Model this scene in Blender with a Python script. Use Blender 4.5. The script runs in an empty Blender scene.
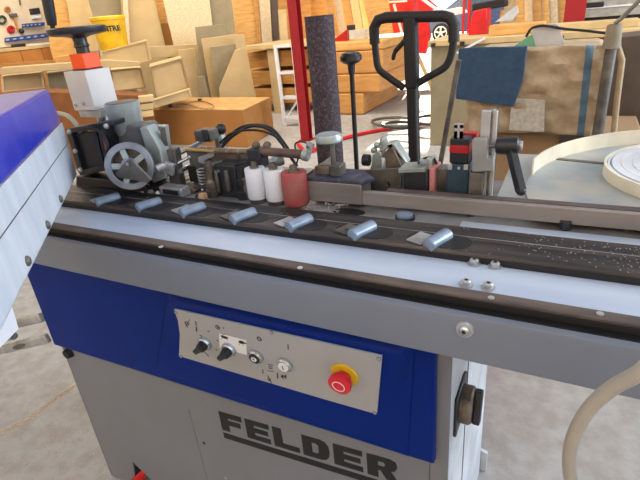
import bpy, bmesh, math, random
from mathutils import Vector, Matrix
random.seed(7)
PI = math.pi
C = bpy.context.scene
COL = C.collection

# ------------------------------------------------------------------ camera
F = 481.0
EYE = Vector((0, 0, 1.30))
dn = Vector((97, 1031, F)).normalized()
mx = Vector((-970, -125, F)).normalized()
Zc = -dn
Xc = (-mx); Xc = (Xc - Zc * Xc.dot(Zc)).normalized()
Yc = Zc.cross(Xc)
R3 = Matrix((Xc, Yc, Zc))          # camera (right, down, forward) -> world
def ray(px, py):
    return R3 @ Vector((px - 320, py - 240, F))
def at(px, py, az=0.0, d=1.0):     # surveyed point on a vertical plane, azimuth az (deg), distance d
    v = ray(px, py); n = Vector((math.sin(math.radians(az)), math.cos(math.radians(az)), 0))
    return EYE + v * ((d - EYE.dot(n)) / v.dot(n))
def ay(px, py, y): return at(px, py, 0, y)
def ax(px, py, x):
    v = ray(px, py); return EYE + v * (x / v.x)
def az_(px, py, z):
    v = ray(px, py); return EYE + v * ((z - EYE.z) / v.z)
cd = bpy.data.cameras.new('camera'); cam = bpy.data.objects.new('camera', cd); COL.objects.link(cam)
r, dwn, fw = R3.col[0], R3.col[1], R3.col[2]
m = Matrix.Identity(4)
for i in range(3):
    m[i][0] = r[i]; m[i][1] = -dwn[i]; m[i][2] = -fw[i]; m[i][3] = EYE[i]
cam.matrix_world = m
cd.sensor_width = 36; cd.lens = 36 * F / 640; cd.clip_start = .02; cd.clip_end = 300
C.camera = cam

# --------------------------------------------------------------- materials
def lin(c):
    return tuple(((v / 255) / 12.92 if v / 255 <= .04045 else ((v / 255 + .055) / 1.055) ** 2.4) for v in c)
MATS = {}
def mat(name, rgb, rough=.6, metal=0.0, rgb2=None, scale=8, bump=0.0, bscale=60, stretch=(1, 1, 1), lo=.35, hi=.65, detail=4, coat=0, trans=0, emit=None, spec=.5):
    if name in MATS: return MATS[name]
    M = bpy.data.materials.new(name); M.use_nodes = True
    nt = M.node_tree; b = nt.nodes['Principled BSDF']
    c = (*lin(rgb), 1)
    b.inputs['Base Color'].default_value = c; b.inputs['Roughness'].default_value = rough; b.inputs['Metallic'].default_value = metal
    b.inputs['Specular IOR Level'].default_value = spec
    if coat: b.inputs['Coat Weight'].default_value = coat
    if trans: b.inputs['Transmission Weight'].default_value = trans
    tc = nt.nodes.new('ShaderNodeTexCoord'); mp = nt.nodes.new('ShaderNodeMapping')
    mp.inputs['Scale'].default_value = stretch
    nt.links.new(tc.outputs['Object'], mp.inputs['Vector'])
    if rgb2 is None: rgb2 = tuple(max(0, v * .86) for v in rgb)
    n = nt.nodes.new('ShaderNodeTexNoise'); n.inputs['Scale'].default_value = scale; n.inputs['Detail'].default_value = detail
    nt.links.new(mp.outputs[0], n.inputs['Vector'])
    cr = nt.nodes.new('ShaderNodeValToRGB')
    cr.color_ramp.elements[0].position = lo; cr.color_ramp.elements[0].color = c
    cr.color_ramp.elements[1].position = hi; cr.color_ramp.elements[1].color = (*lin(rgb2), 1)
    nt.links.new(n.outputs['Fac'], cr.inputs['Fac']); nt.links.new(cr.outputs['Color'], b.inputs['Base Color'])
    if bump:
        n2 = nt.nodes.new('ShaderNodeTexNoise'); n2.inputs['Scale'].default_value = bscale; n2.inputs['Detail'].default_value = 4
        nt.links.new(mp.outputs[0], n2.inputs['Vector'])
        bp = nt.nodes.new('ShaderNodeBump'); bp.inputs['Strength'].default_value = bump; bp.inputs['Distance'].default_value = .01
        nt.links.new(n2.outputs['Fac'], bp.inputs['Height']); nt.links.new(bp.outputs['Normal'], b.inputs['Normal'])
    if emit:
        b.inputs['Emission Color'].default_value = (*lin(rgb), 1); b.inputs['Emission Strength'].default_value = emit
    MATS[name] = M
    return M
grey = mat('grey_paint', (116, 124, 140), .5, rgb2=(109, 117, 133), scale=3)
cab = mat('cabinet_paint', (118, 122, 132), .5, rgb2=(112, 115, 124), scale=3)
sidep = mat('side_paint', (205, 212, 220), .5)
blue = mat('blue_plastic', (0, 36, 122), .4, rgb2=(0, 33, 114), scale=4, spec=.12)
blueh = mat('blue_hood', (34, 48, 176), .3, spec=.6, rgb2=(64, 72, 190), scale=22, lo=.45, hi=.75, detail=8)
alu = mat('brushed_aluminium', (214, 222, 232), .4, .05, rgb2=(196, 206, 218), scale=6, stretch=(1, 6, 1), detail=6)
plate = mat('table_plate', (196, 208, 226), .42, .1, rgb2=(178, 192, 214), scale=5, stretch=(.6, 3, 1))
rail_b = mat('rail_brown', (104, 90, 82), .6, rgb2=(70, 62, 62), scale=30, stretch=(.3, 1, 1), bump=.2)
black = mat('black_rubber', (22, 22, 26), .55)
blackp = mat('black_plastic', (30, 31, 36), .38, rgb2=(38, 39, 44))
blackm = mat('matt_black_tube', (26, 24, 26), .6)
track = mat('track_steel', (84, 75, 72), .42, .35, rgb2=(42, 42, 47), scale=9, stretch=(.4, 5, 1), bump=.15, bscale=120, lo=.3, hi=.6)
dusty = mat('sawdust_flecks', (176, 170, 164), .9)
steel = mat('steel', (206, 208, 210), .32, .5, rgb2=(160, 162, 164), scale=12)
dsteel = mat('dark_steel', (126, 122, 116), .42, .5, rgb2=(86, 82, 78), scale=16, bump=.15)
oily = mat('oily_dark_metal', (60, 56, 54), .42, .3, rgb2=(126, 112, 96), scale=24, bump=.3)
barst = mat('guide_bar_steel', (158, 152, 150), .38, .4, rgb2=(128, 122, 120), scale=8, stretch=(.3, 3, 3))
chrome = mat('chrome', (205, 212, 218), .25, .9)
rollm = mat('roller_steel', (142, 158, 178), .42, .4, rgb2=(120, 136, 156), scale=30)
white = mat('white_nylon', (232, 234, 240), .45, rgb2=(222, 226, 234))
redm = mat('dusty_red_roller', (172, 66, 66), .7, rgb2=(150, 90, 84), scale=20)
redp = mat('red_plastic', (214, 34, 48), .35, rgb2=(206, 30, 44))
redsw = mat('red_switch', (190, 14, 20), .4)
yellow = mat('yellow_disc', (226, 190, 30), .5)
orange = mat('orange_block', (244, 84, 18), .4, rgb2=(240, 80, 16))
panelm = mat('control_plate', (166, 168, 172), .5, rgb2=(158, 160, 165), scale=5)
ink = mat('black_ink', (24, 24, 26), .6)
redpost = mat('red_paint', (152, 12, 26), .5, rgb2=(140, 9, 22))
pipe_m = mat('speckled_pipe', (54, 46, 54), .75, rgb2=(112, 88, 92), scale=190, bump=.4, bscale=140, lo=.5, hi=.75)
galv = mat('galvanised', (186, 194, 192), .36, .45, rgb2=(148, 158, 156), scale=14)
teal = mat('teal_box', (38, 66, 82), .5, rgb2=(30, 52, 66), scale=30)
pink = mat('pink_strip', (206, 132, 132), .6)
concrete = mat('concrete', (172, 170, 168), .85, rgb2=(156, 151, 146), scale=16, bump=.25, bscale=45, detail=8)
pine = mat('pine_board', (222, 174, 104), .7, rgb2=(200, 148, 80), scale=5, stretch=(1, 1, 7))
pine2 = mat('pale_plywood', (208, 182, 134), .7, rgb2=(194, 168, 120), scale=6)
mdf = mat('mdf_beige', (190, 166, 122), .8, rgb2=(180, 156, 114), scale=4)
mdfd = mat('mdf_edge', (158, 128, 90), .8)
greyp = mat('grey_beige_panel', (146, 134, 106), .75, rgb2=(136, 124, 98))
osb = mat('pale_chipboard', (214, 196, 164), .8, rgb2=(200, 178, 142), scale=40, detail=6)
honey = mat('honey_wood', (204, 152, 88), .65, rgb2=(186, 132, 70), scale=4, stretch=(1, 1, 6))
card = mat('cardboard', (168, 118, 62), .85, rgb2=(160, 110, 56), scale=4)
cardt = mat('cardboard_lit', (206, 160, 100), .85)  # paler copy of cardboard: light on the carton top put into its colour
drawer_m = mat('drawer_front', (190, 128, 62), .6, rgb2=(178, 116, 52), scale=3)
pegm = mat('peg_board', (228, 214, 190), .8, rgb2=(222, 206, 180))
bagm = mat('brown_bag', (188, 168, 138), .85, rgb2=(164, 142, 112), scale=22, bump=1.0, bscale=16, lo=.3, hi=.7)
stripe = mat('blue_stripe', (96, 128, 150), .8)
denim = mat('blue_cloth', (48, 74, 104), .9, rgb2=(58, 84, 112), scale=30, bump=.4, bscale=60)
paper = mat('paper_note', (206, 200, 184), .8, rgb2=(180, 174, 158), scale=60)
cream = mat('cream_band', (238, 232, 210), .6)
bandw = mat('white_band', (224, 230, 240), .5)
trayf = mat('zinc_tray', (186, 184, 176), .5, .25, rgb2=(150, 164, 172), scale=9, detail=5)
hosem = mat('beige_hose', (176, 170, 160), .5, rgb2=(164, 158, 148))
bucketm = mat('yellow_bucket', (232, 186, 24), .45)
redcar = mat('bright_red', (222, 24, 34), .45)
carblue = mat('car_blue', (54, 78, 128), .3, coat=.5)
tyre = mat('tyre', (40, 40, 44), .8)
green = mat('mint_card', (118, 182, 150), .7)
browng = mat('brown_grey_panel', (96, 82, 72), .7)
bluebin = mat('blue_bin', (40, 70, 150), .5)
lblue = mat('pale_label', (180, 196, 220), .6)
glass = mat('dial_glass', (200, 212, 220), .15, .2)

# ------------------------------------------------------------ mesh builder
class MB:
    def __init__(s): s.bm = bmesh.new(); s.k = 0
    def _new(s, verts, faces):
        vs = [s.bm.verts.new(v) for v in verts]
        for f in faces:
            try:
                fc = s.bm.faces.new([vs[i] for i in f]); fc.material_index = s.k
            except ValueError: pass
        return vs
    def mi(s, k): s.k = k; return s
    def box(s, x0, x1, y0, y1, z0, z1):
        v = [(x, y, z) for z in (z0, z1) for y in (y0, y1) for x in (x0, x1)]
        s._new(v, [(0, 2, 3, 1), (4, 5, 7, 6), (0, 1, 5, 4), (2, 6, 7, 3), (0, 4, 6, 2), (1, 3, 7, 5)]); return s
    def obox(s, c, sx, sy, sz, u=(1, 0, 0), w=(0, 0, 1)):   # oriented box, u = x axis, w = up
        u = Vector(u).normalized(); w = Vector(w); w = (w - u * w.dot(u)).normalized(); n = w.cross(u); c = Vector(c)
        v = [c + u * (x * sx / 2) + n * (y * sy / 2) + w * (z * sz / 2) for z in (-1, 1) for y in (-1, 1) for x in (-1, 1)]
        s._new(v, [(0, 2, 3, 1), (4, 5, 7, 6), (0, 1, 5, 4), (2, 6, 7, 3), (0, 4, 6, 2), (1, 3, 7, 5)]); return s
    def bar(s, p0, p1, w, h, up=(0, 0, 1)):
        p0 = Vector(p0); p1 = Vector(p1)
        return s.obox((p0 + p1) / 2, (p1 - p0).length, w, h, p1 - p0, up)
    def prism(s, pts, ext):
        pts = [Vector(p) for p in pts]; e = Vector(ext); n = len(pts)
        s._new(pts + [p + e for p in pts], [tuple(range(n)), tuple(reversed(range(n, 2 * n)))] + [(i, i + n, (i + 1) % n + n, (i + 1) % n) for i in range(n)]); return s
    def cyl(s, p0, p1, r, r2=None, n=24, cap=True):
        return s.lathe(p0, p1, [(0, r), (1, r if r2 is None else r2)], n, cap)
    def lathe(s, p0, p1, prof, n=24, cap=True):        # prof: (t along p0->p1, radius)
        p0 = Vector(p0); p1 = Vector(p1); d = p1 - p0; a = d.normalized()
        u = a.orthogonal().normalized(); w = a.cross(u)
        vs = []
        for t, rr in prof:
            for i in range(n):
                th = 2 * PI * i / n
                vs.append(p0 + d * t + (u * math.cos(th) + w * math.sin(th)) * max(rr, 1e-5))
        fs = []
        for j in range(len(prof) - 1):
            for i in range(n):
                fs.append((j * n + i, j * n + (i + 1) % n, (j + 1) * n + (i + 1) % n, (j + 1) * n + i))
        if cap: fs += [tuple(reversed(range(n))), tuple((len(prof) - 1) * n + i for i in range(n))]
        s._new(vs, fs); return s
    def tube(s, pts, r, n=12, closed=False):
        pts = [Vector(p) for p in pts]; N = len(pts); vs = []; prev = None
        for i, p in enumerate(pts):
            if closed: t = pts[(i + 1) % N] - pts[i - 1]
            else: t = pts[min(i + 1, N - 1)] - pts[max(i - 1, 0)]
            t.normalize()
            if prev is None: u = t.orthogonal().normalized()
            else: u = (prev - t * prev.dot(t)).normalized()
            prev = u; w = t.cross(u)
            rr = r[i] if isinstance(r, (list, tuple)) else r
            for k in range(n):
                th = 2 * PI * k / n; vs.append(p + (u * math.cos(th) + w * math.sin(th)) * rr)
        fs = []
        for i in range(N if closed else N - 1):
            for k in range(n):
                j = (i + 1) % N
                fs.append((i * n + k, i * n + (k + 1) % n, j * n + (k + 1) % n, j * n + k))
        if not closed: fs += [tuple(reversed(range(n))), tuple((N - 1) * n + k for k in range(n))]
        s._new(vs, fs); return s
    def ring(s, c, ax_, ro, ri, h, n=40, open_=None):      # flat ring
        a = Vector(ax_).normalized(); c = Vector(c)
        u = a.orthogonal().normalized(); w = a.cross(u); vs = []
        for i in range(n):
            th = 2 * PI * i / n; d = u * math.cos(th) + w * math.sin(th)
            vs += [c + d * ro - a * h / 2, c + d * ro + a * h / 2, c + d * ri + a * h / 2, c + d * ri - a * h / 2]
        fs = []
        for i in range(n):
            j = (i + 1) % n
            for k in range(4): fs.append((i * 4 + k, j * 4 + k, j * 4 + (k + 1) % 4, i * 4 + (k + 1) % 4))
        s._new(vs, fs); return s
    def ball(s, c, r, sc=(1, 1, 1)):
        g = bmesh.ops.create_uvsphere(s.bm, u_segments=20, v_segments=12, radius=r, matrix=Matrix.Translation(Vector(c)) @ Matrix.Diagonal((*sc, 1)))
        for v in g['verts']:
            for f in v.link_faces: f.material_index = s.k
        return s
    def build(s, name, mats, parent=None, bevel=0, seg=2, label=None):
        bmesh.ops.recalc_face_normals(s.bm, faces=s.bm.faces)
        me = bpy.data.meshes.new(name)
        co = [v.co for v in s.bm.verts]
        lo = Vector([min(c[i] for c in co) for i in range(3)]); hi = Vector([max(c[i] for c in co) for i in range(3)])
        c = (lo + hi) / 2
        if parent is None: c.z = lo.z
        bmesh.ops.translate(s.bm, verts=s.bm.verts, vec=-c)
        s.bm.to_mesh(me); s.bm.free()
        if not isinstance(mats, (list, tuple)): mats = [mats]
        for m_ in mats: me.materials.append(m_)
        for p in me.polygons: p.use_smooth = True
        me.set_sharp_from_angle(angle=math.radians(35))
        o = bpy.data.objects.new(name, me); COL.objects.link(o)
        o['_w'] = 0
        WP[o.name] = c.copy()
        o.location = c - (WP[parent.name] if parent else Vector((0, 0, 0)))
        if parent: o.parent = parent
        if bevel:
            b = o.modifiers.new('bevel', 'BEVEL'); b.width = bevel; b.segments = seg; b.limit_method = 'ANGLE'; b.angle_limit = math.radians(40)
        if label: o['label'] = label
        del o['_w']
        return o
WP = {}
GROUPS = {'leaning_board': 'boards leaning along the back of the workshop', 'mdf_offcut': 'mdf offcuts leaning in a stack', 'wooden_box': 'beige wooden boxes stacked at the left', 'timber_strip': 'upright timber strips at the back', 'timber_stack_board': 'slabs of the timber pile', 'wooden_beam': 'beams under the wooden table', 'steel_post': 'red steel posts', 'door_post': 'thin red uprights', 'box_end': 'board ends beside the large carton', 'hose_coil': 'hose coils on the floor', 'timber_block': 'timber lying on the workbench', 'plank': 'planks around the framed boxes', 'rope_toggle': 'toggles on the large carton'}
def tag(o, label, cat, group=None, kind=None):
    group = group or GROUPS.get(o.name.split('.')[0])
    o['label'] = label; o['category'] = cat
    if group: o['group'] = group
    if kind: o['kind'] = kind
    return o
def thing(name, loc, label, cat, group=None):
    o = bpy.data.objects.new(name, None); COL.objects.link(o); o.location = loc; o.empty_display_size = .1
    WP[o.name] = Vector(loc); return tag(o, label, cat, group)
def struct(o): o['kind'] = 'structure'; return o
def arc(c, r, a0, a1, n, f):       # f(cos,sin)->vector
    return [f(math.cos(a0 + (a1 - a0) * i / n) * r, math.sin(a0 + (a1 - a0) * i / n) * r) for i in range(n + 1)]
def smooth(pts, n=8):              # catmull-rom
    P = [Vector(p) for p in pts]; P = [P[0] * 2 - P[1]] + P + [P[-1] * 2 - P[-2]]; out = []
    for i in range(1, len(P) - 2):
        for k in range(n):
            t = k / n; a, b, c, d = P[i - 1:i + 3]
            out.append(.5 * ((2 * b) + (c - a) * t + (2 * a - 5 * b + 4 * c - d) * t * t + (3 * b - a - 3 * c + d) * t ** 3))
    out.append(P[-2]); return out
# ================================================================ THE MACHINE
M = thing('edge_banding_machine', (-.66, .85, 0), 'blue and grey edge banding machine with open hood and long roller table', 'machine')
XL, XR = -1.205, -.126
YF = .626
T = .914
# --- cabinet with cut-out at its foot
b = MB()
b.prism([(XL, YF, .0), (XL, YF, .88), (XR, YF, .88), (XR, YF, 0), (XR - .09, YF, 0), (XR - .09, YF, .06), (-.98, YF, .06), (-1.065, YF, .125), (-1.09, YF, 0)], (0, .006, 0))
b.prism([(XL, YF, 0), (XL, YF, .88), (XL, 1.09, .88), (XL, 1.09, 0)], (.006, 0, 0))
b.prism([(XL, 1.09, 0), (XL, 1.09, .88), (XR, 1.09, .88), (XR, 1.09, 0)], (0, .006, 0))
cabinet = b.build('cabinet', cab, M, .002)
b = MB(); b.prism([(XR, YF + .001, 0), (XR, YF + .001, .85), (XR, 1.09, .85), (XR, 1.09, 0)], (-.006, 0, 0))
side = b.build('side_panel', sidep, M, .001, label='pale side panel of the cabinet')
b = MB(); b.box(XR + .0002, XR + .0015, .778, .7805, .0, .84); b.build('seam', dsteel, side)
b = MB(); b.cyl((XR, .835, .70), (XR + .006, .835, .70), .004, n=10); b.cyl((XR, .835, .66), (XR + .006, .835, .66), .004, n=10); b.build('screw', steel, side)
# foot flange at rear right
b = MB(); b.prism([(XR - .01, 1.10, 0), (XR + .018, 1.10, 0), (XR + .018, 1.10, .075), (XR - .01, 1.10, .085)], (0, .01, 0)); b.build('foot_flange', sidep, M)
# door seam and screws on the front
MB().box(XR - .034, XR - .0328, YF - .0008, YF + .0005, 0, .56).build('seam', dsteel, cabinet)
MB().box(-.76, -.759, YF - .0006, YF + .0005, 0, .45).build('seam', dsteel, cabinet)
for px, py in ((204, 443), (226, 478)):
    p = ay(px, py, YF); MB().cyl(p, p + Vector((0, -.002 if py > 450 else -.0008, 0)), .0045, n=12).build('screw' if py > 450 else 'drilled_hole', steel if py > 450 else ink, cabinet)
p = ay(70, 352, YF)
MB().cyl(p, p + Vector((0, -.014, 0)), .016, .013, n=16).build('rubber_bumper', black, M)
# --- blue panel and raised bezel
yb = YF - .018
q = [ay(54, 345, yb), ay(434, 465, yb), ay(435, 352, yb)]
b = MB(); b.prism([(q[0].x, yb, q[0].z), (q[1].x, yb, q[1].z), (q[2].x, yb, .86), (q[0].x, yb, .86)], (0, .0175, 0))
bp = b.build('blue_panel', blue, M, .004)
def pan(px, py, off=0.0):     # point on the slightly inclined control face
    n = Vector((0, -1, -.16)).normalized(); p0 = Vector((-.45, .597, .71))
    v = ray(px, py); t = (p0 - EYE).dot(n) / v.dot(n); return EYE + v * t + n * off
pn = Vector((0, -1, -.16)).normalized(); pu = Vector((1, 0, 0)); pv = pu.cross(pn); pv = -pv if pv.z < 0 else pv
tl, bl, br, tr = pan(163, 297), pan(166, 365), pan(410, 446), pan(411, 353)
b = MB()
fr = [pan(168, 303, -.004), pan(171, 362, -.004), pan(392, 434, -.004), pan(396, 356, -.004)]
bk = [Vector((v.x, yb - .0002, v.z)) for v in (pan(158, 292), pan(158, 368), pan(412, 452), pan(412, 350))]
b._new(fr + bk, [(0, 1, 2, 3), (7, 6, 5, 4), (0, 4, 5, 1), (1, 5, 6, 2), (2, 6, 7, 3), (3, 7, 4, 0)])
bez = b.build('raised_bezel', blue, M, .006, 3)
# --- control plate, concave left edge
L = [pan(174, 309), pan(178, 320), pan(180, 334), pan(179.5, 347), pan(179, 358)]
b = MB(); b.prism([v + pn * .0008 for v in L] + [pan(377, 414, .0008), pan(382, 356, .0008)], -pn * .004)
cp = b.build('control_plate', panelm, M, .0006)
for i, (px, py) in enumerate(((176.5, 312), (181.5, 356), (272, 332), (379, 358), (375, 412))):
    p = pan(px, py, .0008); MB().lathe(p, p + pn * .003, [(0, .0042), (.7, .0038), (1, .002)], 14).build('screw', chrome, cp)
for px, py, dx, dy in ((206, 342, -7, 4), (230, 348, -7, 4)):
    p = pan(px, py, .001); e = pan(px + dx, py + dy, 0); d = (e - p).normalized()
    b = MB(); b.lathe(p, p + pn * .009, [(0, .0165), (.6, .0165), (1, .014)], 24)
    b.mi(1).lathe(p + pn * .009, p + pn * .02, [(0, .0115), (1, .010)], 20)
    b.obox(p + pn * .019 + d * .006, .029, .0105, .013, d, pn)
    b.build('rotary_switch', [chrome, blackp], cp, .0006)
p = pan(257, 355, .001)
b = MB(); b.lathe(p, p + pn * .009, [(0, .0162), (.7, .0162), (1, .0135)], 24); b.mi(1).cyl(p + pn * .009, p + pn * .0105, .0118); b.mi(2).ring(p + pn * .0112, pn, .006, .0035, .0012, 24)
b.build('off_button', [chrome, blackp, white], cp, label='black round off button in chrome ring')
p = pan(286, 363, .001)
b = MB(); b.lathe(p, p + pn * .009, [(0, .0162), (.7, .0162), (1, .0135)], 24); b.mi(1).cyl(p + pn * .009, p + pn * .0115, .0105); b.mi(2).obox(p + pn * .0118, .0016, .001, .011, pu, pv)
b.build('on_button', [chrome, white, ink], cp, label='white round on button in chrome ring')
p = pan(345, 374, .001)
MB().lathe(p, p + pn * .003, [(0, .0265), (1, .0255)], 36).build('warning_disc', yellow, cp, label='yellow disc behind the red stop button')
b = MB(); b.lathe(p + pn * .003, p + pn * .028, [(0, .0125), (.35, .0145), (.36, .0185), (.5, .0205), (.85, .0215), (.95, .0205), (1, .018)], 32)
b.mi(1).ring(p + pn * .0282, pn, .012, .0105, .0008, 28)
b.build('emergency_stop', [redp, white], cp, label='red mushroom stop button')
# printed symbols
b = MB()
def dash(x0, y0, x1, y1, w=.0014):
    a = pan(x0, y0, .0012); c = pan(x1, y1, .0012); b.obox((a + c) / 2, (a - c).length, w, .0008, a - c, pn)
def circ(px, py, r, w=.0011): b.ring(pan(px, py, .0012), pn, r, r - w, .0008, 20)
circ(187.5, 323, .0052); dash(186, 326, 190, 319, .001); dash(185, 322, 188, 327, .001); dash(196, 321, 196.6, 326, .0016); dash(196.7, 327, 196.8, 331, .0026)
circ(218, 327, .0056); dash(218, 324.5, 218, 327.5, .001); dash(218, 327, 219.5, 328, .001); dash(223, 327, 224.5, 328.2, .002)
for x0, y0, x1, y1 in ((200, 335, 202, 335.6), (208, 331, 209.6, 331.3), (205.5, 352, 209, 356), (217, 340, 219, 340.6), (216, 349, 218, 350)): dash(x0, y0, x1, y1)
circ(259.5, 338.5, .0055, .002); dash(288.3, 344, 288.5, 349, .0018); dash(263, 369, 263.3, 373, .0018)
dash(277.6, 372.5, 278, 378, .002)
circ(270.8, 367, .0044); dash(268, 363.6, 273.7, 365, .0008); dash(268, 370, 273.7, 371.2, .0008)
circ(269.5, 379, .0042); dash(268, 375, 272, 383, .0009); dash(266, 384, 272, 386, .0009)
for k in (281, 284):
    a, c, d = pan(k, 375.4, .0012), pan(k + 2.6, 374.2, .0012), pan(k + 2.6, 378.6, .0012); b.prism([a, c, d], pn * .0006)
b.build('printed_symbols', ink, cp)
a = [pan(219.5, 333, .0009), pan(246.5, 340, .0009), pan(247, 354.5, .0009), pan(220, 347, .0009)]
st = MB().prism(a, pn * .0006).build('white_sticker', white, cp, label='white sticker with hare and tortoise')
b = MB()
def blob(px, py, rx, ry): b.prism([pan(px + rx * math.cos(t * PI / 8), py + .25 * rx * math.cos(t * PI / 8) + ry * math.sin(t * PI / 8), .0016) for t in range(16)], pn * .0006)
blob(225.5, 336.8, 3.2, 1.2); blob(222.6, 335.6, 1.3, .8); dash(222.4, 335, 225, 333.5, .0011); dash(226.5, 337.5, 228.5, 340, .001); dash(223, 337, 221.5, 339, .001)
blob(242, 341.6, 3, 1.5); blob(245.6, 342.6, 1.1, .7); dash(239.8, 343, 239.6, 344.4, .0012); dash(243.6, 343.8, 243.6, 345, .0012)
b.build('animal_symbols', ink, cp)
# --- maker's lettering on the cabinet: FELDER with a bar under it
o0 = ay(218.5, 411, YF); e0 = ay(403, 463, YF)
W = e0.x - o0.x; zt0 = o0.z; zt1 = e0.z; hgt = o0.z - ay(223, 429.5, YF).z
LET = {'F': [[(0, 0), (0, 1), (1, 1), (1, .74), (.36, .74), (.36, .61), (.9, .61), (.9, .36), (.36, .36), (.36, 0)]],
       'E': [[(0, 0), (0, 1), (1, 1), (1, .76), (.36, .76), (.36, .62), (.93, .62), (.93, .39), (.36, .39), (.36, .24), (1, .24), (1, 0)]],
       'L': [[(0, 0), (0, 1), (.36, 1), (.36, .25), (1, .25), (1, 0)]],
       'D': [[(0, 0), (0, 1), (.36, 1), (.36, 0)], [(.36, 0), (.36, .25), (.52, .25), (.6, .32), (.6, .68), (.52, .75), (.36, .75), (.36, 1), (.68, 1), (.86, .93), (.97, .75), (1, .5), (.97, .25), (.86, .07), (.68, 0)]],
       'R': [[(0, 0), (0, 1), (.36, 1), (.36, 0)], [(.36, .78), (.36, 1), (.74, 1), (.92, .92), (.97, .7), (.9, .5), (.76, .42), (1, 0), (.62, 0), (.44, .36), (.36, .36), (.36, .56), (.54, .56), (.6, .67), (.54, .78)]]}
b = MB(); pitch = W / 6.0
for i, ch in enumerate('FELDER'):
    for poly in LET[ch]:
        pts = []
        for u, v in poly:
            x = (i + u * .87) * pitch; zt = zt0 + (zt1 - zt0) * x / W
            pts.append((o0.x + x, YF - .0012, zt - hgt + v * hgt))
        b.prism(pts, (0, .001, 0))
g = .010
b.prism([(o0.x, YF - .0012, zt0 - hgt - g), (o0.x + W, YF - .0012, zt1 - hgt - g), (o0.x + W, YF - .0012, zt1 - hgt - g - .017), (o0.x, YF - .0012, zt0 - hgt - g - .017)], (0, .001, 0))
b.build('lettering', ink, M, label='black FELDER lettering with a bar below')
# --- main switch on the side panel
c = ax(459, 402, XR); X = Vector((1, 0, 0))
b = MB(); b.box(XR + .0002, XR + .006, c.y - .045, c.y + .04, c.z - .045, c.z + .045)
isw = b.build('main_switch', blackp, M, .004)
cc = Vector((XR + .006, c.y, c.z))
MB().lathe(cc, cc + X * .021, [(0, .036), (.8, .036), (1, .032)], 32).build('dial', oily, isw, .0005)
MB().obox(cc + X * .028, .014, .02, .066, X, (0, .25, 1)).build('grip', blackp, isw, .003)
# --- apron beam
x1 = 1.15; xl = -1.24
b = MB()
prof = [(.566, .838), (.566, .904), (.5685, .911), (.575, .914), (.60, .914), (.60, .88), (1.06, .88), (1.06, .84), (.568, .838)]
zs = lambda x: 0
b.prism([(xl, y, z) for y, z in prof], (x1 - xl, 0, 0))
ap = b.build('apron_beam', grey, M, .0015)
p = ay(465, 329, .566)
MB().lathe(p, p + Vector((0, -.004, 0)), [(0, .0125), (1, .0115)], 24).build('washer', steel, ap)
b = MB(); b.lathe(p + Vector((0, -.004, 0)), p + Vector((0, -.009, 0)), [(0, .0078), (.6, .0074), (1, .005)], 20); b.mi(1).cyl(p + Vector((0, -.0088, 0)), p + Vector((0, -.0094, 0)), .003, n=6); b.build('bolt', [chrome, ink], ap)
# --- front rail: black rubber face, worn brown top
MB().box(xl, x1, .5765, .6, .9141, .9150).build('rail_gasket', black, M)
MB().box(xl, x1, .589, .606, .9151, .9265).build('rail_face', black, M, .0008)
rt = MB().box(xl, x1, .5885, .6092, .9266, .931).build('rail_top', rail_b, M, .001, label='worn brown top strip of the front rail')
for px, py in ((161, 247), (300, 268), (491, 298), (600, 314)):
    p = az_(px, py, .931); MB().cyl(p, p + Vector((0, 0, .0012)), .0045, n=14).build('screw', steel, rt)
# --- table plate
tp = MB().box(xl, x1, .6095, .6975, .914, .926).build('table_plate', plate, M, .0006, label='bluish white metal table strip')
for px, py in ((474, 264), (495, 267), (466, 285), (488, 288)):
    p = az_(px, py, .926); Zv = Vector((0, 0, 1)); o_ = MB()
    o_.lathe(p, p + Zv * .009, [(0, .0105), (.22, .0105), (.23, .0075), (.8, .0072), (1, .0055)], 20); o_.mi(1).cyl(p + Zv * .009, p + Zv * .0094, .003, n=6)
    o_.build('table_bolt', [steel, ink], tp)
# --- feed track beam
b = MB()
prof = [(.6985, .914), (.699, .937), (.702, .9415), (.798, .9415), (.80, .938), (.80, .914)]
b.prism([(xl, y, z) for y, z in prof], (x1 - xl, 0, 0))
trk = b.build('feed_track', track, M)
MB().box(xl, x1, .6978, .6985, .9145, .9362).build('track_edge', black, trk)
for yy in (.744, .7585):
    MB().box(xl, x1, yy, yy + .0012, .9414, .9418).build('groove_line', steel if yy > .75 else ink, trk)
b = MB()
for i in range(420):
    x = .28 - abs(random.gauss(0, .16)); y = random.uniform(.703, .795); s_ = random.uniform(.0006, .0019)
    b.obox((x, y, .9418), s_, s_ * random.uniform(.6, 1.6), .0006, (random.random() + .1, random.random(), 0))
for i in range(60):
    x = random.uniform(-1.1, .0); y = random.uniform(.703, .795); s_ = random.uniform(.0008, .0024)
    b.obox((x, y, .9418), s_, s_ * .8, .0006, (random.random() + .1, random.random(), 0))
o = b.build('sawdust', dusty, trk); o['kind'] = 'stuff'
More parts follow.
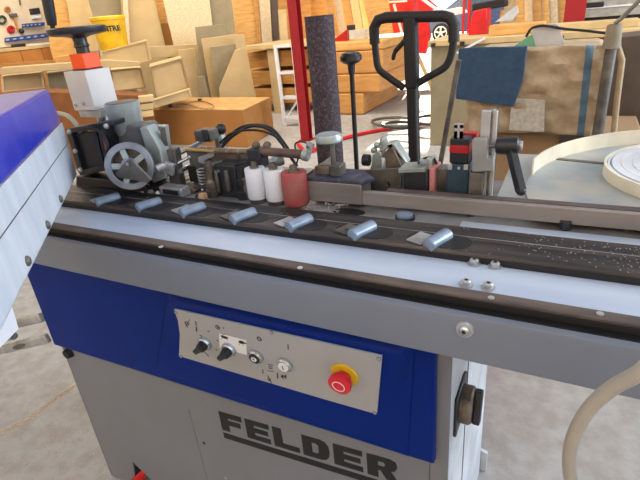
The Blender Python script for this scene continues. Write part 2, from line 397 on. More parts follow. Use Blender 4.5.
# rollers: seven, evenly spaced
ax_dir = Vector((.36, .93, 0)).normalized()
def stadium(cx_, cy_, hx, ry, z, n=10):
    pts = [Vector((cx_ + hx + math.cos(-PI / 2 + PI * i / n) * ry, cy_ + math.sin(-PI / 2 + PI * i / n) * ry, z)) for i in range(n + 1)]
    return pts + [Vector((cx_ - hx + math.cos(PI / 2 + PI * i / n) * ry, cy_ + math.sin(PI / 2 + PI * i / n) * ry, z)) for i in range(n + 1)]
for k, x in enumerate((-.969, -.835, -.707, -.574, -.443, -.313, -.177)):
    c = Vector((x, .727, .9445))
    un = MB().prism(stadium(x, .732, .029, .0255, .9416), (0, 0, .0006)).build('roller_pocket', black, M)
    s1 = Vector((x - .026, .728, .9445))
    b = MB(); b.obox(s1 + Vector((-.004, 0, -.0012)), .03, .04, .003, (.93, -.36, 0)); b.obox(s1 + Vector((.013, .0, .001)), .003, .042, .006, (.93, -.36, 0)); b.cyl(s1 + Vector((-.004, -.004, -.001)), s1 + Vector((-.004, -.004, .003)), .004, n=12)
    b.build('bracket', dsteel if k % 2 else steel, un, .0006)
    b = MB(); b.lathe(c - ax_dir * .028, c + ax_dir * .028, [(0, .0105), (.04, .0122), (.96, .0122), (1, .0105)], 24)
    b.build('roller', rollm, un)
# --- rear deck behind the track
deck = MB().box(xl, x1, .8005, 1.09, .912, .9335).build('rear_deck', mat('deck_plate', (172, 176, 180), .45, .3, rgb2=(120, 114, 108), scale=7, detail=6, bump=.1), M, .001)
p = az_(349, 212, .9336)
MB().prism([Vector((p.x + .035 * math.cos(t * PI / 14), p.y + .018 * math.sin(t * PI / 14), .9336)) for t in range(28)], (0, 0, .0008)).build('suction_hole', ink, deck)
p = az_(405, 219, .9336)
b = MB(); b.lathe(p, p + Vector((0, 0, .006)), [(0, .019), (1, .019)], 28); b.mi(1).lathe(p + Vector((0, 0, .006)), p + Vector((0, 0, .012)), [(0, .016), (.7, .0155), (1, .012)], 28); b.build('deck_cap', [blackp, rollm], deck)
MB().box(.0 - .16, 1.1, .80, .838, .9337, .9345).build('deck_strip', plate, deck)
b = MB()
for i in range(26):
    p = az_(random.uniform(305, 348), random.uniform(204, 213), .936); b.tube(smooth([p, p + Vector((random.uniform(-.01, .01), random.uniform(-.008, .008), .006)), p + Vector((random.uniform(-.015, .015), random.uniform(-.008, .008), .002))], 3), .0009, 5)
o = b.build('shavings', dusty, deck); o['kind'] = 'stuff'
p = az_(565, 229, .9346)
MB().lathe(p, p + Vector((0, 0, .016)), [(0, .0085), (.2, .0095), (.9, .0095), (1, .008)], 20).build('black_stud', blackp, deck)
# --- guide bar and infeed block
gy = .848
zb, zt_ = .9440, .9725
xa = ay(384, 197, gy).x
gb = MB().box(ay(308, 190, gy).x, 1.1, gy, gy + .012, zb, zt_).build('guide_bar', barst, M, .0012)
MB().box(xa, 1.1, gy + .0121, gy + .03, zt_ - .012, zt_ + .001).build('bar_ledge', rail_b, gb)
for x in (-.42, -.15, .1): MB().cyl((x, gy + .02, .9337), (x, gy + .02, zt_ - .012), .006, n=14).build('bar_post', dsteel, gb)
xb0 = ay(307, 183, gy).x; xb1 = ay(362, 190, gy).x; xb2 = ay(367, 188, gy).x
b = MB(); b.box(xb0, xb1, gy - .004, gy + .05, zb, .988)
blk = b.build('infeed_block', barst, M, .002)
b = MB(); b.prism([(xb0, gy - .005, .988), (xb1, gy - .005, .988), (xb2 + .01, gy + .02, .988), (xb1 - .025, gy + .07, .988), (xb0, gy + .07, .988)], (0, 0, .008)); b.build('block_cover', mat('dusty_blue_black', (52, 56, 76), .6, rgb2=(84, 86, 104), scale=50, lo=.5, hi=.7), blk, .002)
b = MB(); b.box(xb0 + .01, xb0 + .045, gy + .02, gy + .055, .996, 1.012); b.mi(1).box(xb0 + .05, xb0 + .075, gy + .01, gy + .04, .996, 1.02); b.build('block_clamp', [oily, dsteel], blk, .002)
Z = Vector((0, 0, 1))
DZ = .9335
def foot(x, y): return Vector((x, y, DZ))
# gauge dish on stem
g0 = ay(329, 139, .87)
b = MB(); b.lathe(g0 - Z * .006, g0 + Z * .009, [(0, .025), (.2, .028), (.8, .028), (1, .026)], 36); ga = b.build('gauge_dish', galv, M)
MB().lathe(g0 + Z * .009, g0 + Z * .0105, [(0, .0245), (1, .024)], 32).build('glass', glass, ga)
MB().cyl((g0.x + .006, .87, .996), (g0.x + .006, .87, g0.z - .006), .005, n=14).build('gauge_stem', dsteel, M)
b = MB(); b.prism([ay(318, 166, .885), ay(331, 156, .885), ay(333, 170, .885), ay(312, 172, .885)], (0, .02, 0)); b.mi(1).prism([ay(304, 176, .9), ay(326, 160, .9), ay(328, 164, .9), ay(308, 180, .9)], (0, .012, 0)); b.build('scraper_lever', [steel, dsteel], M, .001)
# white and red rollers standing on the deck
def upright(name, x, y, z0, z1, r, m_, lab):
    b = MB(); b.lathe((x, y, z0), (x, y, z1), [(0, r * .96), (.03, r), (.97, r), (1, r * .95)], 32)
    o = b.build(name, m_, M, label=lab)
    b = MB(); b.cyl((x, y, z1), (x, y, z1 + .004), r * .45, n=20); b.cyl((x, y, z1 + .004), (x, y, z1 + .014), r * .3, n=6); b.build('spindle', oily, o)
    MB().cyl((x, y, DZ), (x, y, z0), r * .9, n=24).build('base_collar', dsteel, o)
wy = .835
upright('pressure_roller', ay(256, 180, wy).x, wy, .944, 1.012, .0225, white, 'white nylon roller')
upright('pressure_roller', ay(274.5, 180, wy).x, wy, .944, 1.012, .0225, white, 'white nylon roller')
upright('glue_roller', ay(295, 180, wy).x, wy - .002, .940, 1.01, .0275, redm, 'dusty red roller')
# black copying units left of the rollers
def bx(name, px0, px1, pyt, y, dep, m_, zb_=DZ, bev=.003, zt=None, par=None):
    p0 = ay(px0, pyt, y); p1 = ay(px1, pyt, y)
    return MB().box(p0.x, p1.x, y, y + dep, zb_, (p0.z + p1.z) / 2 if zt is None else zt).build(name, m_, par or M, bev)
u = bx('trimming_unit', 214, 234, 165, .84, .06, blackp)
b = MB(); p = ay(219, 182, .84); b.box(p.x - .004, p.x + .004, .832, .8395, p.z - .025, p.z + .03); p = ay(229, 178, .84); b.box(p.x - .005, p.x + .004, .83, .8395, p.z - .03, p.z + .02); b.build('cover_rib', dsteel, u, .002)
p = ay(219, 171, .84); MB().cyl(p, p + Vector((0, -.003, 0)), .004, n=14).build('screw', chrome, u)
u = bx('spring_housing', 236, 247, 178, .835, .03, oily)
c = foot(ay(241, 198, .83).x, .845)
MB().lathe(c, c + Z * .075, [(0, .016), (.25, .016), (.28, .013), (.45, .013), (.48, .015), (.62, .015), (.65, .011), (1, .01)], 24).build('cutter_spindle', blackp, M)
c = foot(ay(211, 195, .83).x, .84)
MB().lathe(c, c + Z * .085, [(0, .016), (.2, .016), (.22, .012), (.4, .014), (.42, .014), (.5, .009), (.8, .011), (1, .008)], 24).build('cutter_spindle', oily, M)
bx('bearing_block', 198, 213, 170, .86, .05, oily)
u = bx('trimming_carriage', 187, 206, 152, .875, .05, dsteel)
b = MB(); p = ay(196, 175, .875); b.box(p.x - .022, p.x + .005, .8735, .8748, p.z - .018, p.z + .022); b.build('slot', ink, u)
bx('slide_plate', 186, 240, 152, .885, .035, oily, zb_=ay(200, 160, .885).z)
bx('adjuster_block', 193, 208, 131, .90, .04, dsteel, zb_=ay(200, 142, .90).z)
bx('adjuster_face', 200, 207, 130, .893, .0068, blackp, zb_=ay(200, 141, .893).z)
# sloping chrome rods running back
def rod(name, a, c, y0, y1, r, m_):
    p0 = ay(*a, y0); p1 = ay(*c, y1); return MB().cyl(p0, p1, r, n=18).build(name, m_, M)
rod('cross_rod', (172, 157), (214, 136), .86, .97, .0058, chrome)
rod('cross_rod', (174, 165), (208, 148), .85, .92, .0045, chrome)
rod('cross_rod', (180, 171), (190, 166), .85, .89, .006, chrome)
rod('cross_rod', (168, 186), (196, 174), .85, .9, .008, steel)
rod('cross_rod', (211, 137), (219, 132), .97, .99, .008, galv)
p = ay(219, 136, .96); MB().lathe(p - Z * .035, p + Z * .012, [(0, .013), (.6, .013), (.62, .016), (.9, .014), (1, .009)], 20).build('rod_end', galv, M)
p = ay(221, 129, .95); u = MB().ball(p, .0135, (1, .9, 1.05)).build('ball_knob', blackp, M)
# long worn shaft with its collar
p0 = ay(187, 150, .865); p1 = ay(256, 152, .865)
MB().cyl(p0, p1, .0062, n=20).build('shaft', mat('brass_brown', (150, 124, 92), .45, .4, rgb2=(104, 88, 72), scale=30, stretch=(3, 3, 1)), M)
rod('shaft_rail', (186, 149.5), (214, 151.5), .855, .855, .0035, mat('brass', (196, 156, 92), .4, .5))
p0 = ay(261, 151, .865); p1 = ay(303, 154.5, .865)
MB().cyl(p0, p1, .0098, n=24).build('shaft', mat('worn_brown_steel', (112, 88, 76), .5, .35, rgb2=(80, 66, 62), scale=22), M)
p2 = ay(309, 156, .865)
MB().lathe(p1, p2, [(0, .011), (.1, .0125), (.8, .0125), (1, .009)], 20).build('shaft_end', galv, M)
b = MB(); b.obox(ay(310, 146, .86), .016, .008, .012, (1, 0, -.4)); b.obox(ay(309, 150, .86), .008, .008, .02); b.build('end_clip', galv, M, .001)
b = MB(); q_ = ay(253, 158, .85); b.box(q_.x - .018, q_.x + .018, .853, .885, q_.z - .025, q_.z + .018); b.build('shaft_bracket', blackp, M, .003)
for px in (256, 267):
    p = ay(px, 145, .872); MB().lathe(p - Z * .004, p + Z * .007, [(0, .009), (.6, .0095), (1, .005)], 6).build('hex_nut', oily, M)
rod('cross_rod', (260, 168), (276, 158), .88, .92, .007, steel)
rod('cross_rod', (265, 166), (282, 160), .90, .94, .012, dsteel)
# bright fittings on the trimming carriage
b = MB(); b.prism([ay(198, 157, .872), ay(211, 153, .872), ay(212, 157, .872), ay(203, 161, .872), ay(213, 164, .872), ay(210, 167, .872), ay(198, 162, .872)], (0, .01, 0)); b.build('fork_bracket', steel, M, .0008)
for px, py, yy in ((190, 157, .874), (193, 190, .874), (203, 190, .858), (209, 174, .858)):
    p = ay(px, py, yy); MB().lathe(p, p + Vector((0, -.005, 0)), [(0, .005), (.7, .0048), (1, .003)], 6).build('hex_bolt', chrome, M)
p = ay(201, 168, .862); MB().tube([p + Vector((.009 * math.cos(t * .9), .009 * math.sin(t * .9) - .004, -.0011 * t)) for t in range(36)], .0016, 6).build('spring', steel, M)
p0, p1 = ay(176, 198, .815), ay(196, 203, .815); MB().cyl(p0, p1, .004, n=12).build('short_pin', chrome, M)
b = MB(); p = ay(169, 168, .84); b.obox(p, .03, .012, .03, (1, 0, -.3)); b.build('pivot_block', steel, M, .002)
# looping black air tubes
def tubes(name, px, y, r, m_, par=None, n=8):
    pts = [ay(a, c_, yy) for (a, c_), yy in zip(px, y)]
    return MB().tube(smooth(pts, n), r, 10).build(name, m_, par or M)
tubes('air_tube', [(222, 147), (233, 136), (250, 126.5), (268, 129), (282, 144), (290, 156), (297, 166)], [.9, .91, .92, .92, .91, .90, .89], .0034, black)
tubes('air_tube', [(223, 144), (238, 129), (256, 125), (272, 129), (284, 143), (293, 157)], [.92, .93, .94, .94, .93, .92], .0036, black)
tubes('air_tube', [(220, 143), (232, 133), (252, 130), (268, 133), (280, 140), (285, 150)], [.9, .9, .905, .905, .9, .89], .0026, black)
tubes('air_tube', [(296, 166), (298, 157), (295, 146), (298, 142), (306, 143), (309, 150)], [.87] * 6, .0018, black)
# saw motor and disc guard at the left
cy_ = .80
dc = ay(130, 166, .775); dax = Vector((.55, -.8, .12)).normalized()
b = MB(); b.ring(dc, dax, .056, .041, .016, 48); b.ring(dc, dax, .02, .004, .014, 24)
dg = b.build('disc_guard', mat('guard_steel', (160, 164, 170), .32, .6, rgb2=(120, 124, 130), scale=14), M, .001)
du = dax.orthogonal().normalized(); dw = dax.cross(du)
b = MB()
for k in range(5):
    th = 2 * PI * k / 5 + .5; d = du * math.cos(th) + dw * math.sin(th); b.bar(dc + d * .016, dc + d * .043, .013, .010, dax)
b.build('spokes', galv, dg)
f_ = lambda px, py: ay(px, py, .755)
MB().prism([ay(127, 160, .752), ay(131, 160, .752), ay(151, 180, .752), ay(147, 183, .752), ay(128, 179, .752), ay(112, 177, .752)], (0, .006, 0)).build('guard_plate', dsteel, dg, .001)
p = ay(128, 164, .751); MB().cyl(p, p + Vector((0, -.003, 0)), .004, n=12).build('screw', steel, dg)
MB().cyl(dc - dax * .012, dc - dax * .07, .042, n=32).build('saw_motor', oily, M)
MB().prism([ay(112, 132, .84), ay(117, 126, .84), ay(142, 124, .84), ay(150, 140, .84), ay(158, 166, .84), ay(152, 184, .84), ay(118, 184, .84), ay(108, 160, .84)], (0, .05, 0)).build('gear_housing', mat('cast_housing', (128, 130, 130), .4, .4, rgb2=(92, 94, 94), scale=16), M, .006, 3)
c = ay(121, 100, .87)
b = MB(); b.lathe((c.x, c.y, ay(121, 133, .87).z), (c.x, c.y, c.z - .005), [(0, .030), (.2, .040), (1, .042)], 40); u = b.build('motor_can', galv, M)
MB().cyl((c.x, c.y, c.z - .005), (c.x, c.y, c.z - .0035), .039, n=36).build('lid', dsteel, u)
c2 = ay(100, 106, .90); MB().cyl((c2.x, .90, DZ), (c2.x, .90, c2.z + .004), .0165, n=24).build('lift_column', chrome, M)
# angled grey arms right of the disc
MB().prism([ay(139, 128, .83), ay(147, 126, .83), ay(160, 150, .83), ay(166, 178, .83), ay(152, 184, .83), ay(149, 160, .83)], (0, .03, 0)).build('angled_arm', galv, M, .003)
MB().prism([ay(148, 126, .87), ay(163, 126, .87), ay(166, 150, .87), ay(158, 152, .87)], (0, .02, 0)).build('guard_plate', steel, M, .002)
MB().prism([ay(160, 130, .85), ay(162, 128, .85), ay(166, 152, .85), ay(163, 152, .85)], (0, .01, 0)).build('arm_slot', dsteel, M)
MB().prism([ay(163, 150, .85), ay(174, 149, .85), ay(181, 190, .85), ay(172, 192, .85)], (0, .022, 0)).build('support_arm', dsteel, M, .002)
rod('pivot_pin', (155, 170), (171, 163), .81, .86, .011, steel)
b = MB(); p = ay(175, 190, .825); b.obox(p, .075, .03, .022, (1, -.05, 0)); u = b.build('slide_block', steel, M, .002)
MB().obox(p + Vector((0, -.016, 0)), .05, .002, .011, (1, -.05, 0)).build('name_plate', blackp, u)
b = MB()
for px, py in ((143, 192), (148, 187), (152, 195), (158, 193), (139, 186), (163, 196), (147, 196)):
    p = ay(px, py, .815); b.cyl(p, p + Vector((random.uniform(-.012, .012), -.006, random.uniform(-.004, .012))), random.uniform(.004, .008), n=8)
b.build('fittings', steel, M)
MB().prism([ay(150, 186, .84), ay(196, 190, .84), ay(190, 199, .84), ay(140, 197, .84)], (0, .05, 0)).build('mount_plate', oily, M, .001)
p = ay(203, 201, .80); MB().obox((p.x, .803, .947), .016, .012, .012).build('wood_offcut', mat('offcut', (220, 176, 130), .8), M)
rod('lock_lever', (208, 200), (230, 206), .80, .79, .0022, steel)
tubes('air_tube', [(203, 192), (196, 197), (206, 204), (222, 205)], [.83, .81, .805, .80], .0022, black)
# black switch frame beside the hood
fy = .80
b = MB()
b.prism([ay(65, 129, fy), ay(111, 121, fy), ay(112, 126, fy), ay(67, 134, fy)], (0, .05, 0))
b.prism([ay(65, 129, fy), ay(70, 130, fy), ay(83, 172, fy), ay(78, 173, fy)], (0, .05, 0))
b.prism([ay(78, 171, fy), ay(112, 164, fy), ay(113, 169, fy), ay(80, 176, fy)], (0, .05, 0))
b.prism([ay(96, 125, fy), ay(102, 124, fy), ay(111, 167, fy), ay(106, 169, fy)], (0, .05, 0))
fr_ = b.build('hood_frame', blackp, M, .002)
MB().prism([ay(73, 135, fy + .012), ay(96, 131, fy + .012), ay(104, 165, fy + .012), ay(83, 169, fy + .012)], (0, .03, 0)).build('terminal_box', mat('navy_black', (22, 28, 44), .4), fr_)
for px, py in ((70, 132), (76, 151), (81, 170), (107, 126)):
    p = ay(px, py, fy); MB().lathe(p, p + Vector((0, -.008, 0)), [(0, .007), (.6, .0065), (1, .003)], 8).build('bolt', steel, fr_)
b = MB()
for k in range(7):
    p = ay(104 + k * .9, 138 + k * 4.4, fy - .002); b.cyl(p, p + Vector((.01, -.004, -.012)), .0045, n=8)
b.build('copper_fittings', mat('copper', (170, 96, 60), .4, .5), fr_)
tubes('cable', [(88, 128), (100, 132), (108, 146), (106, 158), (112, 162), (118, 172)], [.79, .785, .78, .78, .79, .80], .004, black)
tubes('cable', [(58, 113), (68, 116), (76, 124), (80, 132)], [.87, .86, .84, .82], .006, hosem)
# sloped black plates on the deck, far left
MB().prism([ay(76, 176, .80), ay(140, 184, .80), ay(150, 190, .80), ay(138, 190, .80), ay(76, 186, .80)], (0, .08, 0)).build('black_guard', blackp, M, .002)
# --- height adjuster: column head, orange indicator, hand wheel
hy = .85
A0, A1 = ay(63, 72, hy), ay(84, 70, hy); B0 = ay(92, 106, hy)
dp = ax(109, 66, A1.x).y - hy
b = MB(); b.prism([(A0.x, hy, A0.z), (A1.x, hy, A0.z), (A1.x, hy, B0.z - .012), (A0.x, hy, B0.z - .012)], (0, dp, 0))
hd = b.build('column_head', mat('grey_casting', (204, 202, 200), .5, .1, rgb2=(190, 188, 188), scale=8), M, .002)
MB().box(A0.x + .01, A1.x + .012, hy + .004, hy + dp + .03, B0.z - .03, B0.z - .0122).build('base_plate', steel, hd, .001)
for px, py in ((76, 105), (84, 103.5)):
    p = ay(px, py, hy); MB().cyl(p, p + Vector((0, -.004, 0)), .0045, n=14).build('screw', chrome, hd)
hc = Vector(((A0.x + A1.x) / 2 + .002, hy + .042, A0.z))
b = MB(); b.obox(hc + Z * .021, .048, .05, .036); b.mi(1).obox(hc + Z * .0015, .051, .053, .003)
b.build('position_indicator', [orange, blackp], M, .004)
wz = ay(75, 34, hc.y).z
b = MB(); b.lathe(hc + Z * .039, Vector((hc.x, hc.y, wz + .016)), [(0, .016), (.22, .016), (.25, .019), (.4, .016), (.58, .017), (.64, .028), (.70, .060), (.75, .068), (.82, .070), (.95, .070), (1, .064)], 48)
hw = b.build('hand_wheel', blackp, M)
p = ay(52, 26, hc.y + .0); e = ay(45, -14, hc.y)
b = MB(); b.lathe(Vector((p.x, p.y, wz + .016)), e, [(0, .006), (.08, .006), (.1, .0115), (.3, .0135), (.8, .014), (1, .012)], 24); b.build('crank_handle', blackp, hw)
# --- open hood hinged at the far left
a_ = Vector((.7071, -.7071, 0)); nn = Vector((-.7071, -.7071, 0))
h0 = ay(76, 175, .76); top = ay(54, 88, .76).z; mid = ay(61, 124, .76).z; LN = .95
hx = Vector((h0.x, .76, 0))
tf = Vector((ay(54, 88, .76).x, .76, 0))
def hp(t, z, w=0): return Vector((hx.x, hx.y, 0)) + a_ * t + nn * w + Z * z
xs = (tf - hx).dot(a_)
b = MB(); b.prism([hp(-.02, mid), hp(xs, top), hp(LN, top), hp(LN, mid)], nn * .11)
hood = b.build('hood', blueh, M, .006, 3, label='blue cover of the open hood')
b = MB(); b.prism([hp(0, h0.z, -.002), hp(-.02, mid, -.002), hp(LN, mid + .002, -.002), hp(LN, h0.z, -.002)], nn * .004)
b.prism([hp(0, h0.z, -.002), hp(LN, h0.z, -.002), hp(LN, h0.z, .11), hp(0, h0.z, .11)], (0, 0, .003))
sk = b.build('hood_skirt', alu, M, .0008, label='bare aluminium lower half of the open hood')
sz = az_(30, 175, mid).z
MB().prism([hp(0, h0.z + (mid - h0.z) * .62, -.0034), hp(0, h0.z + (mid - h0.z) * .62 + .0012, -.0034), hp(LN, h0.z + (mid - h0.z) * .62 + .0012, -.0034), hp(LN, h0.z + (mid - h0.z) * .62, -.0034)], nn * .001).build('fold_line', dsteel, sk)
def onhood(px, py):
    v = ray(px, py); n_ = -nn; p0 = hp(0, 0, -.002); t = (p0 - EYE).dot(n_) / v.dot(n_); return EYE + v * t
for px, py in ((60, 199), (47, 225), (27, 261)):
    p = onhood(px, py); MB().lathe(p, p - nn * .005, [(0, .0085), (.5, .008), (1, .005)], 14).build('bolt', dsteel, sk)
p = onhood(2, 318)
MB().obox(onhood(8, 306) + nn * .014, .10, .002, .09, a_ + Z * .25).build('label_flap', white, sk)
# slotted steel bars on the left flank
sy = .60
for (pa, pb), lab in ((((-45, 338), (42, 317)), 0), (((-45, 361), (48, 338)), 1)):
    p0, p1 = ay(*pa, .60), ay(*pb, .64)
    u = MB().bar(p0, p1, .018, .03).build('slotted_bar', steel, M, .007, 4)
    c = p0.lerp(p1, .72 if lab == 0 else .76) + Vector((0, -.0125, 0)); d = (p1 - p0).normalized()
    MB().prism([c + d * (.035 * math.cos(t * PI / 10)) + Z * (.0085 * math.sin(t * PI / 10)) for t in range(20)], (0, .003, 0)).build('oval_recess', dsteel, u)
p0, p1 = ay(-45, 350, .595), ay(14, 336, .61); MB().cyl(p0, p1, .011, n=20).build('chrome_pin', chrome, M)
# --- scale/limit plate group in the middle
y_ = .93
p0, p1 = ay(349, 171, y_), ay(401, 168, y_)
b = MB(); b.prism([Vector((p0.x, y_, p0.z)), Vector((p1.x, y_, p1.z)), Vector((p1.x, y_, DZ)), Vector((p0.x, y_, DZ))], (0, .006, 0)); u = b.build('stop_plate', dsteel, M, .001)
p = ay(389, 184, y_); MB().obox(p + Vector((0, -.001, 0)), .004, .001, .012, (1, 0, .3)).build('slot', ink, u)
u = bx('switch_box', 403, 428, 171, .90, .06, blackp)
bx('pink_strip', 429, 435, 168, .902, .05, pink)
p = ay(415, 167, .92)
b = MB(); b.obox(p, .055, .05, .008, (1, 0, .1)); b.obox(ay(431, 164, .93), .012, .03, .03); b.cyl(ay(425, 163, .92), ay(425, 160, .92), .012, n=6); b.build('box_clamp', galv, M, .001)
tubes('cable', [(418, 165), (421, 161), (427, 158), (434, 159), (437, 166)], [.93] * 5, .003, black)
# casting with levers behind the plate
y_ = .97
b = MB()
b.prism([ay(371, 168, y_), ay(372, 155, y_), ay(380, 151, y_), ay(383, 157, y_), ay(380, 168, y_)], (0, .03, 0))
b.prism([ay(378, 148, y_), ay(386, 144, y_), ay(394, 142, y_), ay(407, 163, y_), ay(404, 168, y_), ay(391, 146, y_), ay(382, 153, y_)], (0, .03, 0))
b.box(ay(370, 168, y_).x, ay(407, 168, y_).x, y_, y_ + .03, DZ, ay(390, 167, y_).z)
u = b.build('lever_casting', galv, M, .003)
MB().prism([ay(384, 152, y_ - .01), ay(392, 147, y_ - .01), ay(402, 168, y_ - .01), ay(384, 168, y_ - .01)], (0, .03, 0)).build('casting_core', oily, u)
p = ay(383, 163, y_ - .015); MB().lathe(p - Z * .015, p + Z * .012, [(0, .006), (.8, .006), (1, .004)], 16).build('pin', steel, u)
p = ay(385, 141, y_ + .01); MB().lathe(p - Z * .008, p + Z * .012, [(0, .011), (.6, .011), (1, .006)], 16).build('round_nut', galv, u)
p = ay(366, 160, y_ - .01); MB().cyl(p + Vector((-.006, 0, 0)), p + Vector((.008, 0, 0)), .013, n=24).build('side_knob', blackp, u)
for px, py in ((377, 145), (374, 150)):
    p = ay(px, py, y_); MB().ball(p, .007).build('nut', galv, u)
# safety switch, pillar and clamp lever
y_ = .895
b = MB(); p0, p1 = ay(450, 139, y_), ay(469, 139, y_); zz = [ay(450, v, y_).z for v in (139, 145, 153, 163)]
b.box(p0.x, p1.x, y_, y_ + .035, zz[3], zz[0]); b.mi(1).box(p0.x - .0006, p1.x + .0006, y_ - .0008, y_ + .03, zz[2], zz[1])
sw = b.build('limit_switch', [mat('switch_black', (26, 30, 40), .4), redsw], M, .0015, label='black limit switch with red band')
b = MB(); p0, p1 = ay(453, 126, y_), ay(462, 126, y_); zt2 = p0.z; b.box(p0.x, p0.x + .006, y_ + .01, y_ + .014, zz[0], zt2); b.box(p1.x - .006, p1.x, y_ + .01, y_ + .014, zz[0], zt2); b.box(p0.x, p1.x, y_ + .01, y_ + .014, zt2 - .006, zt2 + .002); b.box(p0.x, p1.x, y_ + .01, y_ + .014, zz[0], zz[0] + .012); b.build('actuator_key', steel, sw)
b = MB(); p0, p1 = ay(447, 164, y_), ay(469, 164, y_); b.prism([(p0.x, y_, DZ + .005), (p0.x, y_, p0.z - .012), (p0.x + .006, y_, p0.z), (p1.x, y_, p0.z), (p1.x, y_, DZ + .005)], (0, .04, 0)); tb = b.build('terminal_housing', teal, M, .002)
b = MB(); p = ay(459, 168, y_); b.cyl(p, p + Vector((0, -.002, 0)), .003, n=10)
for px in (450, 466): p = ay(px, 167, y_ - .001); b.obox(p, .008, .003, .010)
b.build('screws', steel, tb)
MB().box(ay(461, 134, .935).x, ay(477, 134, .935).x, .935, .955, ay(461, 160, .935).z, ay(461, 133, .935).z).build('red_bracket', redsw, M, .002)
bx('unit_base', 436, 448, 168, .92, .03, dsteel)
b = MB(); p = ay(441, 198, .9); b.cyl((p.x, .9, DZ), (p.x, .9, DZ + .02), .014, n=20); b.build('base_nut', galv, M)
# pillar
y_ = .90
xa_, xb_, xc_ = ay(480, 140, y_).x, ay(490, 140, y_).x, ay(485, 112, y_).x
zt3 = ay(484, 111, y_).z
b = MB(); b.box(xa_, xa_ + .016, y_, y_ + .02, DZ, zt3); b.box(xa_ + .021, xa_ + .027, y_, y_ + .02, DZ, zt3)
b.box(xa_, xa_ + .027, y_ + .012, y_ + .02, DZ, zt3); b.build('slotted_pillar', steel, M, .0008)
y2 = .88
pts = [ay(472, 140, y2), ay(486, 139, y2), ay(487, 158, y2), ay(493, 158, y2), ay(493, 171, y2), ay(472, 172, y2)]
b = MB(); b.prism(pts, (0, .0195, 0)); b.build('clamp_jaw', mat('dull_casting', (158, 160, 162), .5, .3, rgb2=(140, 142, 144), scale=20), M, .001)
b = MB(); p = ay(476, 188, .89); b.box(p.x - .012, p.x + .012, .885, .905, DZ, ay(476, 172, .89).z); b.build('jaw_foot', dsteel, M)
ck = ay(489, 146, .885); c1 = ay(496, 146, .885); c2_ = ay(520, 145.5, .885)
MB().cyl(ck, c1, .004, n=14).build('clamp_spindle', dsteel, M)
b = MB(); b.lathe(c1, c2_, [(0, .0125), (.12, .0145), (.5, .0155), (.9, .0155), (1, .011)], 24); b.bar(ay(511, 150, .88), ay(521, 191, .85), .013, .016); b.ball(ay(521, 191, .85), .0085)
cl = b.build('clamp_lever', blackp, M, .001)
MB().cyl(c2_, c2_ + Vector((.004, 0, 0)), .008, n=12).build('lever_cap', steel, cl)
# lever with a black knob, and the speckled duct stub
y_ = 1.0
k = ay(351, 60, 1.06); lo_ = ay(357, 172, 1.06)
MB().cyl(Vector((lo_.x, 1.06, DZ)), k - Z * .01, .0055, n=16).build('shift_rod', blackm, M)
b = MB(); b.lathe(k - Z * .03, k + Z * .018, [(0, .007), (.2, .008), (.44, .009), (.5, .018), (.62, .0245), (.8, .0245), (.94, .019), (1, .008)], 28); b.build('knob', blackp, M)
a0 = ay(305, 17, 1.0); a1 = ay(333, 14, 1.0); ce = (a0 + a1) / 2; bt = (ay(318, 180, 1.0) + ay(347, 180, 1.0)) / 2
rr = (a1.x - a0.x) / 2 * .93
b = MB(); b.lathe(Vector((bt.x, 1.0, DZ)), Vector((ce.x, 1.0, ce.z)), [(0, rr * 1.0), (1, rr)], 40, cap=False); b.lathe(Vector((ce.x, 1.0, ce.z)), Vector((bt.x, 1.0, DZ)), [(0, rr * .93), (1, rr * .93)], 40, cap=False)
b.build('duct_stub', pipe_m, M)
# --- round tray for the edging reel
tc_ = Vector((.315, 1.03, .952)); tr_ = .385
ycut = .868; th0 = math.asin((ycut - tc_.y) / tr_)
pp = [tc_ + Vector((math.cos(th0 + (PI - 2 * th0) * i / 90) * tr_, math.sin(th0 + (PI - 2 * th0) * i / 90) * tr_, 0)) for i in range(91)]
b = MB(); b.prism(pp, (0, 0, -.006)); tray = b.build('reel_tray', trayf, M)
pts0 = []
a0_, a1_ = math.radians(-20), math.radians(172)
b = MB(); n = 72
vs = []
for i in range(n + 1):
    th = a0_ + (a1_ - a0_) * i / n; zt4 = tc_.z + .034
    for rr_, z in ((tr_, tc_.z), (tr_, zt4), (tr_ - .003, zt4), (tr_ - .003, tc_.z)): vs.append(Vector((tc_.x + rr_ * math.cos(th), tc_.y + rr_ * math.sin(th), z)))
fs = [(i * 4 + k, i * 4 + (k + 1) % 4, (i + 1) * 4 + (k + 1) % 4, (i + 1) * 4 + k) for i in range(n) for k in range(4)] + [(0, 1, 2, 3), (n * 4 + 3, n * 4 + 2, n * 4 + 1, n * 4)]
b._new(vs, fs); b.build('tray_rim', cream, tray)
p0, p1 = az_(537, 157, tc_.z), az_(606, 164, tc_.z)
d = (p1 - p0).normalized(); MB().bar(p0 + Z * .0008, p0 + d * .4 + Z * .0008, .014, .0015).build('slot', dsteel, tray)
MB().box(-.118, .75, .882, 1.27, .935, .945).build('tray_base', trayf, tray, .002)
MB().box(tc_.x - .03, tc_.x + .03, tc_.y - .03, tc_.y + .03, .9455, tc_.z - .0061).build('tray_post', dsteel, tray)
# feet
for x in (XL + .06, XR - .06):
    for y in (YF + .05, 1.05): pass
